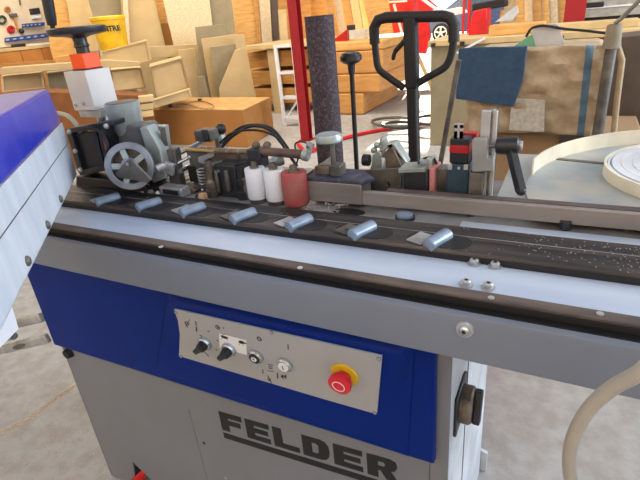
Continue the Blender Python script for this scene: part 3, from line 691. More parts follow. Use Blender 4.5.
# --- reel of white edging (its own thing)
cc = Vector((.265, 1.12, tc_.z)); R0 = .197
coil = thing('edging_reel', cc, 'coil of white edge banding lying on the round tray', 'reel')
for r0, r1, h, m_, nm in ((R0, R0 - .005, .024, cream, 'outer_turn'), (R0 - .0065, R0 - .011, .022, bandw, 'loose_turn'), (R0 - .0135, .055, .0235, bandw, 'wound_band')):
    MB().ring(cc + Z * (h / 2 + .0004), (0, 0, 1), r0, r1, h, 96).build(nm, m_, coil)
b = MB()
for k in range(5): rr_ = R0 - .03 - k * .02; b.ring(cc + Z * .0242, (0, 0, 1), rr_, rr_ - .0008, .0008, 80)
b.build('winding_lines', cream, coil)
# --- beige hose hanging at the right
pts = [ay(662, 352, .47), ay(640, 372, .47), ay(612, 388, .48), ay(588, 410, .49), ay(573, 438, .50), ay(569, 465, .51), ay(574, 490, .52), ay(590, 520, .53)]
for z_ in (.4, .2, .05):
    q_ = pts[-1].copy(); q_.z = min(z_, q_.z - .06); q_.x += .02; pts.append(q_)
tag(MB().tube(smooth(pts, 8), .0082, 16).build('flexible_hose', hosem), 'beige flexible hose looping down past the end of the grey beam', 'hose')
# --- pallet jack standing behind the machine
jy = 1.19
J = thing('pallet_jack', (-.36, jy, 0), 'black handled pallet jack parked upright behind the machine', 'pallet jack')
h = lambda px, py: ay(px, py, jy)
lp = [h(404, 88), h(391, 79), h(379, 69), h(376, 55), h(374.5, 38), h(374, 28), h(378, 20), h(386, 17.5), h(400, 17), h(412, 16.5), h(430, 16.5), h(443, 16), h(450, 18), h(454, 25), h(453.5, 40), h(451, 55), h(445, 67), h(430, 76), h(413, 86)]
MB().tube(smooth(lp, 5), .0085, 14).build('handle_loop', blackm, J)
b = MB(); b.tube([h(374.8, 44), h(374, 28), h(378, 20), h(386, 17.5), h(400, 17), h(430, 16.5), h(443, 16), h(450, 18), h(454, 25), h(453.8, 42)], .0125, 14); b.build('grip', blackm, J)
p0, p1 = h(410.5, 17), h(414.5, 155)
pm = Vector(((p1 - p0).normalized())); bot = p0 + pm * ((.34 - p0.z) / pm.z)
b = MB(); b.bar(p0, p0 + pm * .16, .03, .033, (0, 1, 0)); b.bar(p0 + pm * .10, bot, .026, .028, (0, 1, 0)); b.build('shaft', blackm, J, .005)
MB().tube(smooth([h(405, 40), h(400, 46), h(395, 52), h(393, 60)], 6), [.006] * 12 + [.005] * 6 + [.0035], 10).build('release_lever', blackm, J)
b = MB(); b.lathe((bot.x, jy, .17), (bot.x, jy, .42), [(0, .05), (.5, .05), (.55, .035), (1, .03)], 28); b.build('pump', redsw, J)
for s in (-1, 1):
    c = Vector((bot.x + s * .05, jy, .09)); MB().lathe(c - Vector((.024, 0, 0)), c + Vector((.024, 0, 0)), [(0, .085), (.1, .09), (.9, .09), (1, .085)], 32).build('steer_wheel', tyre, J)
b = MB(); b.box(bot.x - .15, bot.x + .15, jy + .11, jy + .125, .1, .17); b.box(bot.x - .06, bot.x + .06, jy - .03, jy + .1095, .181, .2); b.build('yoke', redsw, J, .004)
for s in (-1, 1): MB().box(bot.x + s * .095 - .05, bot.x + s * .095 + .05, jy + .126, jy + 1.2, .065, .1).build('fork', redsw, J, .006)
# red strap and black cable under the cut-out
pts = [az_(168, 452, .10), az_(156, 463, .09), az_(146, 471, .075), az_(134, 483, .03), az_(126, 492, .018)]
tag(MB().tube(smooth(pts, 6), .014, 12).build('red_hose', redsw), 'red hose coming out of the cut-out at the foot of the cabinet', 'hose')
pts = [az_(166, 486, .018), az_(154, 474, .04), az_(150, 468, .06), az_(156, 463, .07), az_(168, 468, .03)]
pts = [p_ + Vector((.0, .09, 0)) for p_ in pts]
tag(MB().tube(smooth(pts, 6), .009, 10).build('black_cable', black), 'black cable loop inside the cut-out at the foot of the cabinet', 'cable')
# ================================================================ THE WORKSHOP
def nrm(a): return Vector((math.sin(math.radians(a)), math.cos(math.radians(a)), 0))
def slab(name, pts, a, d, th, m_, label=None, cat=None, group=None, parent=None, bevel=.004, drop=False, mats=None):
    P = [at(x, y, a, d) for x, y in pts]
    if drop == 'lean': P = P[:3] + [Vector((P[2].x, P[2].y, 0)), Vector((P[3].x, P[3].y, 0))] + P[3:]
    elif drop:                          # outline given left to right along the top; stands on the floor
        P = P + [Vector((P[-1].x, P[-1].y, 0)), Vector((P[0].x, P[0].y, 0))]
    o = MB().prism(P, nrm(a) * th).build(name, m_, parent, bevel)
    return tag(o, label, cat, group) if label else o
# floor, walls, ceiling
struct(MB().box(-9.3, 7, -5, 40, -.1, 0).build('floor', concrete))
struct(MB().box(-9.3, -9.1, -5, 14.2, 0, 4.6).build('wall_left', pegm))
bw = mat('back_wall', (206, 184, 150), .85)
struct(MB().box(-9.3, -5.1, 14.2, 14.4, 0, 4.6).build('wall_back', bw))
struct(MB().box(-1.9, 7, 14.2, 14.4, 0, 4.6).build('wall_back', bw))
struct(MB().box(-5.1, -1.9, 14.2, 14.4, 4.1, 4.6).build('trim_1', bw))
cl_ = mat('ceiling_paint', (205, 200, 190), .9)
struct(MB().box(-9.3, 7, -4.2, -4.0, 0, 4.6).build('wall_front', bw))
for i, (y0, y1) in enumerate(((-.9, 3.2), (4.4, 14.4))):
    o = struct(MB().box(-9.3, 7, y0, y1, 4.6, 4.7).build('ceiling', cl_))
# posts
for (tx, bx_, y0_, w, lab) in ((289.5, 0, 5.0, .102, 'tall red steel post between the stepladder and the dark duct'), (571, 0, 5.75, .185, 'red steel post rising behind the long workbench at right')):
    if w == .102: p = az_(305, 141, 0); y_ = p.y
    else: p = ay(573, 27, y0_); y_ = y0_
    b = MB(); b.box(p.x - w / 2, p.x + w / 2, y_, y_ + .012, 0, 4.599); b.box(p.x - w / 2, p.x + w / 2, y_ + w - .012, y_ + w, 0, 4.599); b.box(p.x - .004, p.x + .004, y_ + .0125, y_ + w - .0125, 0, 4.599)
    b.box(p.x - w * .7, p.x + w * .7, y_ - .02, y_ + w + .02, 0, .012)
    tag(b.build('steel_post', redpost), lab, 'post')
# left wall pegboard with tools
wx = -9.0
def wp(px, py, off=0): return ax(px, py, wx + off)
def wquad(name, pts, th, m_, lab, cat, group=None, off=.0):
    P = [wp(x, y, off) for x, y in pts]; o = MB().prism(P, (th, 0, 0)).build(name, m_, None, .002)
    return tag(o, lab, cat, group)
wquad('peg_board', [(-30, -40), (43, -40), (47, 44), (-30, 50)], .02, pegm, 'cream peg board with hanging tools on the left wall', 'board', off=-.0)
def strip(name, x0, y0, x1, y1, n, m_, lab, grp, h):
    for k in range(n):
        a, c = (k + .06) / n, (k + .94) / n
        P = [wp(x0 + (x1 - x0) * t, y0 + (y1 - y0) * t + dy, .022) for t, dy in ((a, 0), (c, 0), (c, h), (a, h))]
        b = MB(); b.prism(P, (.10, 0, 0))
        b.mi(1); Q = [wp(x0 + (x1 - x0) * t, y0 + (y1 - y0) * t + dy, .1225) for t, dy in ((a + .2 / n, h * .3), (c - .2 / n, h * .3), (c - .2 / n, h * .65), (a + .2 / n, h * .65))]; b.prism(Q, (.004, 0, 0))
        tag(b.build(name, [m_, lblue]), lab, 'bin', grp)
strip('storage_bin', 4, 38, 46, 33, 6, bluebin, 'blue bin in the long lower row under the hanging tools', 'blue bins in the lower row', 4.6)
strip('storage_bin', 21.5, 24, 41.5, 22.5, 5, bluebin, 'small blue bin in the short upper row beside the hammer', 'small blue bins in the upper row', 3.6)
def wring(name, cx_, cy_, r, t, m_, lab, cat):
    n = 20; return tag(MB().tube([wp(cx_ + r * math.cos(2 * PI * k / n), cy_ + r * math.sin(2 * PI * k / n), .045) for k in range(n)], t, 8, closed=True).build(name, m_), lab, cat)
wring('ear_defenders', 2, 20, 3.6, .02, mat('tool_green', (46, 74, 50), .5), 'dark green ear defenders hanging at the far left of the peg board', 'ear defenders')
o = wring('tape_roll', 7.5, 9.5, 1.9, .02, card, 'round brown tape roll hanging above the hammer on the peg board', 'tape')
o = wring('red_clamp', 11, 29.5, 2.6, .025, redsw, 'red ring shaped clamp hanging left of the hammer', 'clamp')
b = MB(); b.bar(wp(13.5, 15.5, .05), wp(18.5, 31, .05), .03, .03, (1, 0, 0)); b.mi(1).bar(wp(10, 16, .05), wp(16.5, 15, .05), .06, .05, (1, 0, 0))
tag(b.build('hammer', [honey, dsteel]), 'long handled hammer hanging on the peg board', 'hammer')
b = MB(); b.bar(wp(19, -3, .04), wp(20.5, 5, .04), .02, .02, (1, 0, 0)); tag(b.build('hanging_rod', dsteel), 'thin dark rod hanging at the top of the peg board', 'tool')
b = MB(); b.prism([wp(*q_, .022) for q_ in ((29, 9), (36.5, 8), (38, 14), (30, 14.5))], (.08, 0, 0)); tag(b.build('battery_charger', blackp), 'black double charger fixed on the peg board', 'charger')
b = MB(); b.prism([wp(*q_, .022) for q_ in ((31, 15.2), (38.5, 14.5), (39, 18), (31.5, 19))], (.06, 0, 0)); tag(b.build('paper_box', white), 'small white box below the black charger', 'box')
b = MB(); b.ball(wp(21.5, 31, .07), .045); tag(b.build('hanging_tool', blackp), 'small black tool end beside the hammer head', 'tool')
# counter below the peg board
cx = -8.35
def cq(px, py): return ax(px, py, cx)
cb = thing('wall_counter', (cx, cq(30, 45).y, 0), 'long honey coloured drawer counter under the peg board', 'counter')
y0_, y1_ = cq(-30, 50).y, cq(80, 44).y
zt5 = cq(30, 46).z
MB().box(-8.98, cx, y0_, y1_, zt5 - .05, zt5).build('worktop', pine2, cb, .004)
MB().box(-8.98, cx - .03, y0_, y1_, .0, zt5 - .0505).build('carcass', drawer_m, cb)
nd = 5
for k in range(nd):
    ya, yb_ = y0_ + (y1_ - y0_) * (k + .02) / nd, y0_ + (y1_ - y0_) * (k + .98) / nd
    MB().box(cx - .0295, cx - .008, ya, yb_, zt5 - .30, zt5 - .06).build('drawer', drawer_m, cb, .004)
    MB().box(cx - .0295, cx - .012, ya, yb_, zt5 - .75, zt5 - .32).build('drawer', drawer_m, cb, .004)
b = MB(); P = [ax(x, y, -8.7) for x, y in ((30, 40.5), (46, 38), (62, 37), (62, 39), (46, 41), (30, 44))]
b.prism([(p.x, p.y, zt5 + .001) for p in [ax(29, 44, -8.6), ax(60, 41, -8.6)]] + [(-8.9, ax(60, 41, -8.6).y, zt5 + .001), (-8.9, ax(29, 44, -8.6).y, zt5 + .001)], (0, 0, .03))
tag(b.build('board', white), 'white board lying on the counter under the blue bins', 'board')
b = MB(); p = ax(18, 44, -8.5); b.bar((p.x, p.y - .12, zt5 + .025), (p.x, p.y + .12, zt5 + .025), .05, .05); tag(b.build('hand_tool', blackp, None, .01), 'small dark hand tool on the counter below the bins', 'tool')
# leaning panels, left to right
S = slab
S('leaning_board', [(45, -30), (60, -30), (76, 48), (50, 48)], -52, 9.8, .03, pine, 'orange tinted board leaning at the corner behind the hand wheel', 'board', drop='lean')
S('leaning_board', [(62, -30), (86, -30), (98, 46), (74, 48)], -51, 9.6, .03, pine2, 'pale yellow board leaning behind the yellow bucket', 'board', drop='lean')
S('leaning_board', [(80, -30), (120, -30), (128, 40), (100, 42)], -49, 8.4, .03, greyp, 'grey beige panel leaning above the yellow bucket', 'panel', drop='lean')
S('leaning_board', [(118, -30), (148, -30), (165, 44), (124, 40)], -46, 8.2, .03, mdf, 'beige bowed board leaning right of the yellow bucket', 'panel', drop='lean')
S('leaning_board', [(121, -30), (126, -30), (130, 40), (125, 40)], -46, 8.1, .03, osb, 'narrow white edged strip leaning right of the yellow bucket', 'strip', drop='lean')
S('leaning_board', [(141, -30), (162, -30), (167, 24), (158, 24)], -45, 8.5, .03, pine, 'pale orange board showing between the bowed board and the white chipboard', 'board', drop='lean')
S('brown_plank', [(150, 24), (168, 23), (175, 46), (160, 46)], -45, 8.3, .06, card, 'brown board end under the pale orange board', 'board', drop='lean')
S('chipboard_sheet', [(156, -30), (206, -30), (215, 46), (174, 47)], -42, 8.0, .03, osb, 'large white chipboard sheet with a torn lower corner', 'sheet', drop='lean')
S('grey_sheet', [(200, -30), (228, -30), (240, 70), (214, 70)], -40, 8.1, .03, greyp, 'tall grey beige sheet leaning right of the white chipboard', 'sheet', drop='lean')
S('leaning_board', [(224, -30), (250, -30), (258, 40), (235, 40)], -37, 9.6, .03, pine, 'bright pine board leaning behind the mdf offcuts', 'board', drop='lean')
S('leaning_board', [(251, -30), (257, -30), (261, 38), (257, 38)], -36, 9.5, .03, honey, 'narrow honey board leaning next to the bright pine board', 'board', drop='lean')
S('leaning_board', [(257, -30), (268, -30), (272, 37), (262, 38)], -36, 9.4, .03, osb, 'pale board leaning behind the wooden table', 'board', drop='lean')
S('leaning_board', [(269, -30), (277, -30), (279, 36), (272, 37)], -35, 9.5, .03, browng, 'dark narrow board leaning behind the wooden table', 'board', drop='lean')
S('leaning_board', [(278, 10), (286, 9), (288, 36), (280, 37)], -33, 9.0, .04, pine2, 'short pale block standing on the table left of the red post', 'board', drop='lean')
S('leaning_board', [(277, -30), (310, -30), (312, 38), (280, 38)], -33, 10.5, .03, honey, 'honey board wall behind the red post', 'board', drop='lean')
S('leaning_board', [(300, -30), (350, -30), (346, 40), (304, 40)], -27, 11, .03, pine, 'wide pine sheet leaning behind the dark duct', 'board', drop='lean')
for k, (x0, x1, m_, lab) in enumerate(((329, 336, honey, 'first narrow strip right of the duct'), (337, 344, osb, 'pale narrow strip right of the duct'), (345, 352, honey, 'honey strip above the knob lever'), (353, 361, osb, 'cream strip above the knob lever'), (362, 372, pine2, 'light strip left of the red machine'))):
    S('timber_strip', [(x0 - 8, -30), (x1 - 8, -30), (x1 + 3, 36), (x0 + 3, 37)], -22, 9.6 + .1 * k, .03, m_, 'upright timber, ' + lab, 'timber', drop='lean')
S('leaning_board', [(356, -30), (384, -30), (396, 50), (376, 55)], -19, 9.5, .05, pine, 'tall pine board leaning left of the red machine', 'board', drop='lean')
# wooden boxes in the left rows
def frame_box(px, a, d, th, m_, edge, lab):
    P = [at(x, y, a, d) for x, y in px]
    n = nrm(a)
    t = thing('wooden_box', (sum(p.x for p in P) / 4, sum(p.y for p in P) / 4, min(p.z for p in P)), lab, 'box')
    MB().prism([p + n * .02 for p in P], n * th).build('body', m_, t, .004)
    c = sum(P, Vector()) / 4
    b = MB()
    for i in range(4): p, q_ = P[i], P[(i + 1) % 4]; ip, iq = p.lerp(c, .10), q_.lerp(c, .10); b.prism([p, q_, iq, ip], n * .0195)
    b.build('front_frame', edge, t)
    return t
frame_box([(100, 52), (148, 40), (152, 60), (103, 72)], -48, 7.0, .7, mdf, mdf, 'beige box under the yellow bucket, highest of its stack')
S('wooden_box', [(78, 53), (99, 50), (101, 63), (80, 66)], -49, 7.2, .2, greyp, 'grey beige box front beside the orange indicator', 'box')
frame_box([(110, 71), (141, 68), (146, 88), (112, 92)], -47, 6.4, .6, pine2, mdfd, 'pale open box below the beige box')
frame_box([(149, 67), (182, 58), (190, 88), (156, 103)], -44, 6.2, .6, mdf, mdfd, 'beige box right of the pale open box, tilted up')
frame_box([(151, 101), (190, 89), (192, 97), (155, 108)], -44, 6.0, .15, mdf, pine2, 'low flat beige box under the tilted box')
frame_box([(1, 76), (42, 72), (45, 88), (2, 92)], -54, 6.6, .6, mdf, osb, 'leftmost beige framed box behind the blue hood')
frame_box([(46, 73), (72, 70), (80, 90), (49, 92)], -52, 6.6, .6, greyp, mdf, 'grey beige framed box behind the column head')
S('plank', [(0, 68), (108, 60), (140, 62), (140, 66), (44, 71), (0, 75)], -51, 6.3, .25, mdf, 'long beige plank across the framed boxes', 'plank')
S('plank', [(57, 57), (78, 54), (80, 62), (58, 65)], -53, 7.8, .4, redpost if 0 else honey, 'short honey board end left of the orange indicator', 'plank')
S('plank', [(0, 64), (55, 60), (57, 66), (0, 71)], -55, 7.85, .03, card, 'dark brown board behind the framed boxes', 'plank', drop='lean')
S('brown_carton', [(-30, 100), (44, 92), (100, 94), (150, 96)], -50, 5.8, .45, mat('shaded_carton', (132, 80, 36), .9), 'long brown carton base below the framed boxes', 'carton', drop=True)  # darker carton colour: the shade behind the hood is put into it
for k, y in enumerate((101, 109, 116)):
    S('box_end', [(138, y - 4), (153, y - 6), (154, y), (139, y + 2)], -46, 5.6, .12, mdf if k % 2 else pine2, ('upper', 'middle', 'lowest')[k] + ' pale board end right of the motor can', 'board')
S('diagonal_board', [(178, 50), (196, 48), (202, 96), (184, 96)], -42, 7.6, .1, mdf, 'slanting mdf board between the tilted box and the offcuts', 'board', drop='lean')
S('low_board', [(128, 48), (198, 44), (198, 56), (140, 58)], -44, 7.8, .08, mdf, 'mdf sheet edge lying under the white chipboard', 'board')
# mdf offcuts leaning in a stack
for k, (pts, dd, m_, lab) in enumerate((
    ([(195, 27), (224, 24), (232, 96), (203, 100)], 7.45, greyp, 'rearmost grey mdf offcut in the leaning stack'),
    ([(201, 39), (236, 34), (246, 98), (212, 102)], 7.3, mdf, 'second mdf offcut in the leaning stack'),
    ([(210, 47), (235, 44), (246, 98), (218, 102)], 7.15, greyp, 'third mdf offcut, behind the cut-corner piece'),
    ([(236, 35), (244, 34), (253, 97), (241, 99)], 7.1, mdf, 'tall narrow mdf offcut at the right of the stack'),
    ([(235, 50), (246, 47), (256, 97), (220, 99), (219, 88)], 6.95, mdf, 'front mdf offcut with a slanting cut corner'),
    ([(197, 77), (204, 76), (210, 100), (200, 102)], 7.0, greyp, 'short narrow mdf offcut at the left of the stack'))):
    S('mdf_offcut', pts[:4] if k != 4 else pts, -38, dd, .03, m_, lab, 'offcut', bevel=.004, drop='lean' if k != 4 else False)
# carton in the middle
y_ = 4.45
P = [ay(152, 113, y_), ay(243, 110, y_)]
zt6 = P[1].z
bk_ = ay(270, 97, 5.4)
ct = thing('large_carton', ((P[0].x + P[1].x) / 2, 4.8, 0), 'large plain cardboard carton standing behind the cutting units', 'carton')
kb = az_(270, 97, zt6 + .0055)
fl = [(P[0].x - .15, y_, 0), (P[1].x, y_, 0), (kb.x, kb.y, 0), (P[0].x - .35, kb.y + .05, 0)]
MB().prism(fl, (0, 0, zt6 - .006)).build('body', card, ct, .006)
MB().prism([(x, y, zt6 - .0055) for x, y, z in fl], (0, 0, .01)).build('top_flap', cardt, ct, .003)
p = [az_(x, y, zt6 + .02) for x, y in ((171, 106), (184, 104), (205, 109), (214, 106), (200, 101), (172, 106))]
tag(MB().tube(smooth(p, 5), .006, 6).build('string', mdfd), 'thin loose string lying on the large carton', 'string')
for (px, py), s_ in (((171, 107), 'left'), ((200, 101.5), 'right')):
    q_ = az_(px, py, zt6 + .005); tag(MB().cyl(q_, q_ + Z * .035, .025, n=12).build('rope_toggle', blackp), s_ + ' black rope toggle lying on top of the large carton', 'toggle')
# wooden table with stacked beams beneath, stepladder
y_ = 6.3
wt = thing('wooden_table', (ay(275, 60, y_).x, y_ + .5, 0), 'pale wooden table with stacked beams under it behind the stepladder', 'table')
p0, p1 = ay(243, 46, y_), ay(319, 41, y_)
zt7 = (p0.z + p1.z) / 2
MB().box(p0.x, p1.x, y_, y_ + 1.1, zt7 - .06, zt7).build('tabletop', pine2, wt, .004)
for px in (270, 312):
    p = ay(px, 60, y_); MB().box(p.x - .07, p.x + .07, y_ + .05, y_ + .15, 0, zt7 - .0605).build('leg', mdf, wt, .004)
for px in (252, 308):
    p = ay(px, 60, y_); MB().box(p.x - .05, p.x + .05, y_ + .85, y_ + .95, 0, zt7 - .0605).build('leg', mdf, wt, .004)
for k, (ya, yb_, lab) in enumerate(((50, 66, 'topmost'), (70, 84, 'middle'), (88, 103, 'lowest'))):
    a, c = ay(246, ya + 2, y_ + .2), ay(319, ya, y_ + .2); z0, z1 = ay(290, yb_, y_ + .2).z, ay(290, ya, y_ + .2).z
    tag(MB().box(a.x, c.x, y_ + .2, y_ + .8, max(z0, .01), z1).build('wooden_beam', honey, None, .01), lab + ' thick brown beam stacked under the wooden table', 'beam')
y_ = 5.55
ld = thing('stepladder', (ay(285, 90, y_).x, y_ + .1, 0), 'small white folding stepladder left of the red post', 'stepladder')
L0, L1 = ay(275, 45, y_), az_(282, 128, 0)
R0_, R1_ = ay(292, 44, y_), ay(306, 125, y_)
MB().bar(L0, (L0.x + .01, y_, 0), .03, .04, (0, 1, 0)).build('rail', white, ld); rx = ay(294, 60, y_).x
MB().bar((rx, y_, L0.z), (rx, y_, 0), .03, .03, (0, 1, 0)).build('rail', white, ld)
for py in (46, 73, 98, 118):
    z_ = ay(284, py, y_).z; MB().box(L0.x + .02, rx - .016, y_ - .01, y_ + .12, z_ - .015, z_ + .015).build('tread', white, ld)
MB().bar((L0.x + .02, y_ + .05, .1), (rx, y_ + .05, ay(284, 98, y_).z), .02, .02).build('brace', white, ld)
# honey wood stack right of the duct
for k, (ya, yb_, dx, m_) in enumerate(((42, 51, 12, pine), (51.4, 74, 12, honey), (74.4, 93, 9, honey), (93.4, 119, -8, honey))):
    y_ = 6.3 + .0 * k
    a, c = ay(322, ya, y_), ay(371 + dx, ya - 2, y_); z0, z1 = ay(350, yb_, y_).z, ay(350, ya, y_).z
    if k == 3: z0 = .005
    tag(MB().box(a.x, c.x, y_, y_ + 1.5, z0, z1).build('timber_stack_board', m_, None, .02), ('topmost light slab', 'second honey slab', 'third honey slab', 'lowest honey slab')[k] + ' of the timber pile right of the duct', 'timber')
p = ay(352, 30, 6.9)
zz_ = ay(350, 42, 6.3).z
b = MB(); b.box(p.x - .14, p.x + .2, 6.9, 7.1, zz_ + .001, zz_ + .12); tag(b.build('clear_tub', mat('clear_tub', (206, 208, 200), .3)), 'pale translucent tub on the timber pile', 'tub')
p = ay(341, 30, 6.7); b = MB(); b.prism([(p.x - .12, 6.6, zz_ + .001), (p.x + .12, 6.6, zz_ + .001), (p.x + .12, 6.6, zz_ + .14)], (0, .1, 0)); tag(b.build('red_case', redsw), 'small red wedge shaped case beside the pale tub', 'case')
p = ay(351, 26, 7.0); tag(MB().box(p.x - .05, p.x + .05, 6.95, 7.05, zz_ + .1205, zz_ + .19).build('dark_can', blackp, None, .01), 'dark can standing on the pale tub', 'can')
# bucket
y_ = 6.0
bc0, bc1 = at(115, 49.2, -48, 7.25), at(111, 16, -48, 7.25)
hb = bc1.z - bc0.z
b = MB(); b.lathe(bc0, bc0 + Z * hb, [(0, .17), (.05, .175), (.88, .205), (.89, .215), (.97, .215), (1, .205)], 40)
bk = thing('plastic_bucket', bc0, 'yellow plastic bucket with dark lettering standing on the beige box', 'bucket')
b.build('body', bucketm, bk)
# lettering wrapped on the bucket: NTRE
def text_mesh(name, s, size, loc, xdir, up, m_, parent, ext=.001, bold=.0):
    cu = bpy.data.curves.new(name, 'FONT'); cu.body = s; cu.size = size; cu.extrude = ext; cu.align_x = 'CENTER'; cu.align_y = 'CENTER'; cu.offset = bold
    o = bpy.data.objects.new(name, cu); COL.objects.link(o)
    dg_ = bpy.context.evaluated_depsgraph_get(); me = bpy.data.meshes.new_from_object(o.evaluated_get(dg_)); bpy.data.objects.remove(o)
    x = Vector(xdir).normalized(); u = Vector(up); u = (u - x * u.dot(x)).normalized(); n = x.cross(u)
    Mx = Matrix((x, u, n)).transposed().to_4x4()
    me.transform(Mx); o = bpy.data.objects.new(name, me); me.materials.append(m_); COL.objects.link(o); o.parent = parent
    o.location = Vector(loc) - WP[parent.name]; return o
for k, ch in enumerate('NTRE'):
    th = math.radians(-48 - 90 - 50 + 90)   # direction to camera
    d0 = (EYE - bc0); d0.z = 0; d0.normalize()
    ang = math.atan2(d0.y, d0.x) + math.radians(-14 + k * 15)
    d = Vector((math.cos(ang), math.sin(ang), 0)); tn = Vector((-math.sin(ang), math.cos(ang), 0))
    text_mesh('letter', ch, .085, bc0 + Z * (hb * .62) + d * .197, tn, Z, ink, bk, .002, .003)
# far yard: car, red machine, light frame
y_ = 19.5
cc_ = ay(441, 30, y_)
car = thing('car', (cc_.x + .9, y_ + .8, 0), 'blue car parked outside the open doorway', 'car')
b = MB(); X0 = cc_.x - .9
pr = [(0, .35), (0, .8), (.15, .95), (.9, 1.02), (1.5, 1.42), (2.6, 1.45), (3.4, 1.0), (3.9, .9), (3.95, .4), (3.6, .3)]
b.prism([(X0 + x, y_, z) for x, z in pr], (0, 1.7, 0)); b.build('car_body', carblue, car, .05, 3)
b = MB(); b.prism([(X0 + x, y_ - .006, z) for x, z in ((1.0, 1.04), (1.55, 1.37), (2.05, 1.39), (2.05, 1.04))], (0, .005, 0)); b.prism([(X0 + x, y_ - .006, z) for x, z in ((2.12, 1.04), (2.12, 1.39), (2.55, 1.39), (3.2, 1.04))], (0, .005, 0)); b.build('window', mat('car_glass', (90, 110, 130), .1), car)
for x in (.9, 3.2):
    c = Vector((X0 + x, y_, .33)); w_ = MB().lathe(c - Vector((0, .04, 0)), c + Vector((0, .18, 0)), [(0, .29), (.1, .33), (.9, .33), (1, .3)], 36).build('wheel', tyre, car)
    b = MB(); b.ring(c - Vector((0, .05, 0)), (0, 1, 0), .24, .20, .03, 32); b.cyl(c - Vector((0, .06, 0)), c - Vector((0, .045, 0)), .06)
    for k in range(5):
        th = 2 * PI * k / 5 + .3; d = Vector((math.cos(th), 0, math.sin(th))); b.bar(c - Vector((0, .052, 0)) + d * .04, c - Vector((0, .052, 0)) + d * .22, .06, .02, (0, 1, 0))
    b.build('rim', chrome, w_)
rm = thing('red_machine', (ay(400, 40, 9.5).x, 9.8, 0), 'bright red wheeled machine standing in the sun behind the pallet jack', 'machine')
y_ = 9.6
S('red_body', [(388, -14), (412, -14), (414, 8), (410, 42), (391, 44)], 0, y_, .5, redcar, parent=rm)
S('red_wing', [(416, -12), (437, 6), (429, 13), (418, 10)], 0, y_, .12, redcar, parent=rm)
S('red_door', [(416, 18), (427, 20), (430, 36), (425, 54), (417, 53)], 0, y_ - .2, .12, redcar, parent=rm)
b = MB(); b.bar(ay(389, 2, y_ - .25), ay(407, 1, y_ - .25), .04, .03); b.bar(ay(394, 4, y_ - .25), ay(404, 40, y_ - .25), .03, .04); b.bar(ay(418, -4, y_ - .2), ay(440, 12, y_ - .2), .04, .04); b.build('white_frame', white, rm)
b = MB(); b.bar(ay(412, 42, y_), az_(432, 88, .02), .05, .05); b.bar(ay(404, 44, y_), az_(392, 78, .02), .05, .05); b.build('leg', pine2, rm)
S('white_shelf_top', [(424, 13), (462, 7), (470, 12), (432, 20)], -12, 11, .1, white, 'white shelf edge standing behind the pallet jack handle', 'shelf')
for x0, x1, lab in ((462.5, 464.5, 'left'), (467.5, 470.5, 'right')):
    p, q_ = ay(x0, 10, 7.5), ay(x1, 10, 7.5)
    tag(MB().box(p.x, q_.x, 7.5, 7.55, 0, 2.6).build('door_post', redcar), lab + ' thin red upright behind the workbench end', 'post')
# long workbench at right
y_ = 4.8
q0, q1 = ay(428, 46, y_), ay(664, 34, y_)
wb = thing('long_workbench', ((q0.x + q1.x) / 2, y_ + .4, 0), 'long workbench with a pale wooden top running behind the dust bag', 'workbench')
zb_ = ay(480, 38, y_).z
MB().box(q0.x, q1.x, y_, y_ + .85, zb_ - .05, zb_).build('benchtop', pine2, wb, .004)
MB().box(q0.x + .02, ay(497, 60, y_).x, y_ + .03, y_ + .8, .0, zb_ - .051).build('end_cabinet', greyp, wb, .004)
MB().box(ay(497, 60, y_).x + .001, q1.x, y_ + .3, y_ + .32, 0.0, zb_ - .051).build('back_panel', drawer_m, wb)
b = MB(); b.bar(ay(457, 53, y_ - .01), ay(485, 38, y_ - .01), .012, .02); b.build('white_strap', white, wb)
for px in (433, 462, 560):
    p = ay(px, 47, y_ - .012); MB().box(p.x - .02, p.x + .02, y_ - .012, y_ - .0005, zb_ - .055, zb_ - .02).build('clip', blackp, wb)
# things on the bench
def onb(name, px0, px1, pyt, yy, dep, m_, lab, cat, z0=None):
    p, q_ = ay(px0, pyt, yy), ay(px1, pyt, yy); z0 = zb_ + .001 if z0 is None else z0
    return tag(MB().box(p.x, q_.x, yy, yy + dep, z0, max(z0 + .02, (p.z + q_.z) / 2)).build(name, m_, None, .006), lab, cat)
onb('timber_block', 489, 545, 24, 4.95, .25, pine, 'sunlit pine timber lying on the left of the long workbench', 'timber')
onb('timber_block', 546, 640, 22, 5.0, .25, pine2, 'pale timber lying on the right of the long workbench', 'timber')
P = [ay(468, 30, 5.3), ay(487, 30, 5.3), ay(487, 8, 5.3), ay(473, 11, 5.3)]
tag(MB().prism([(P[0].x, 5.3, zb_ + .001), (P[1].x, 5.3, zb_ + .001), (P[2].x, 5.3, P[2].z), (P[3].x, 5.3, P[3].z)], (0, .25, 0)).build('red_bin', redcar, None, .01), 'bright red bin on the workbench near the thin red uprights', 'bin')
b = MB(); p, q_ = ay(474, 8, 5.72), ay(507, 2, 5.72); b.obox((p + q_) / 2, (q_ - p).length, .2, .08, q_ - p); p3 = ay(480, 10, 5.7); p4 = ay(502, 10, 5.7)
tg = thing('black_stool', ((p.x + q_.x) / 2, 5.6, zb_), 'black topped low stand at the back of the workbench', 'stand'); b.build('top', black, tg, .01)
for pp in (p3, p4): MB().box(pp.x - .015, pp.x + .015, 5.7, 5.73, zb_ + .001, pp.z).build('leg', pine, tg)
for k in range(6):
    x0 = 515 + k * 8.5
    S('timber_strip', [(x0, -30), (x0 + 7, -30), (x0 + 9, 20), (x0 + 1.5, 21)], -4, 7.6 + .06 * k, .03, [pine, osb, honey][k % 3], 'upright timber plank behind the workbench, ' + ['first', 'second', 'third', 'fourth', 'fifth', 'sixth'][k] + ' from the red bin', 'timber', drop='lean')
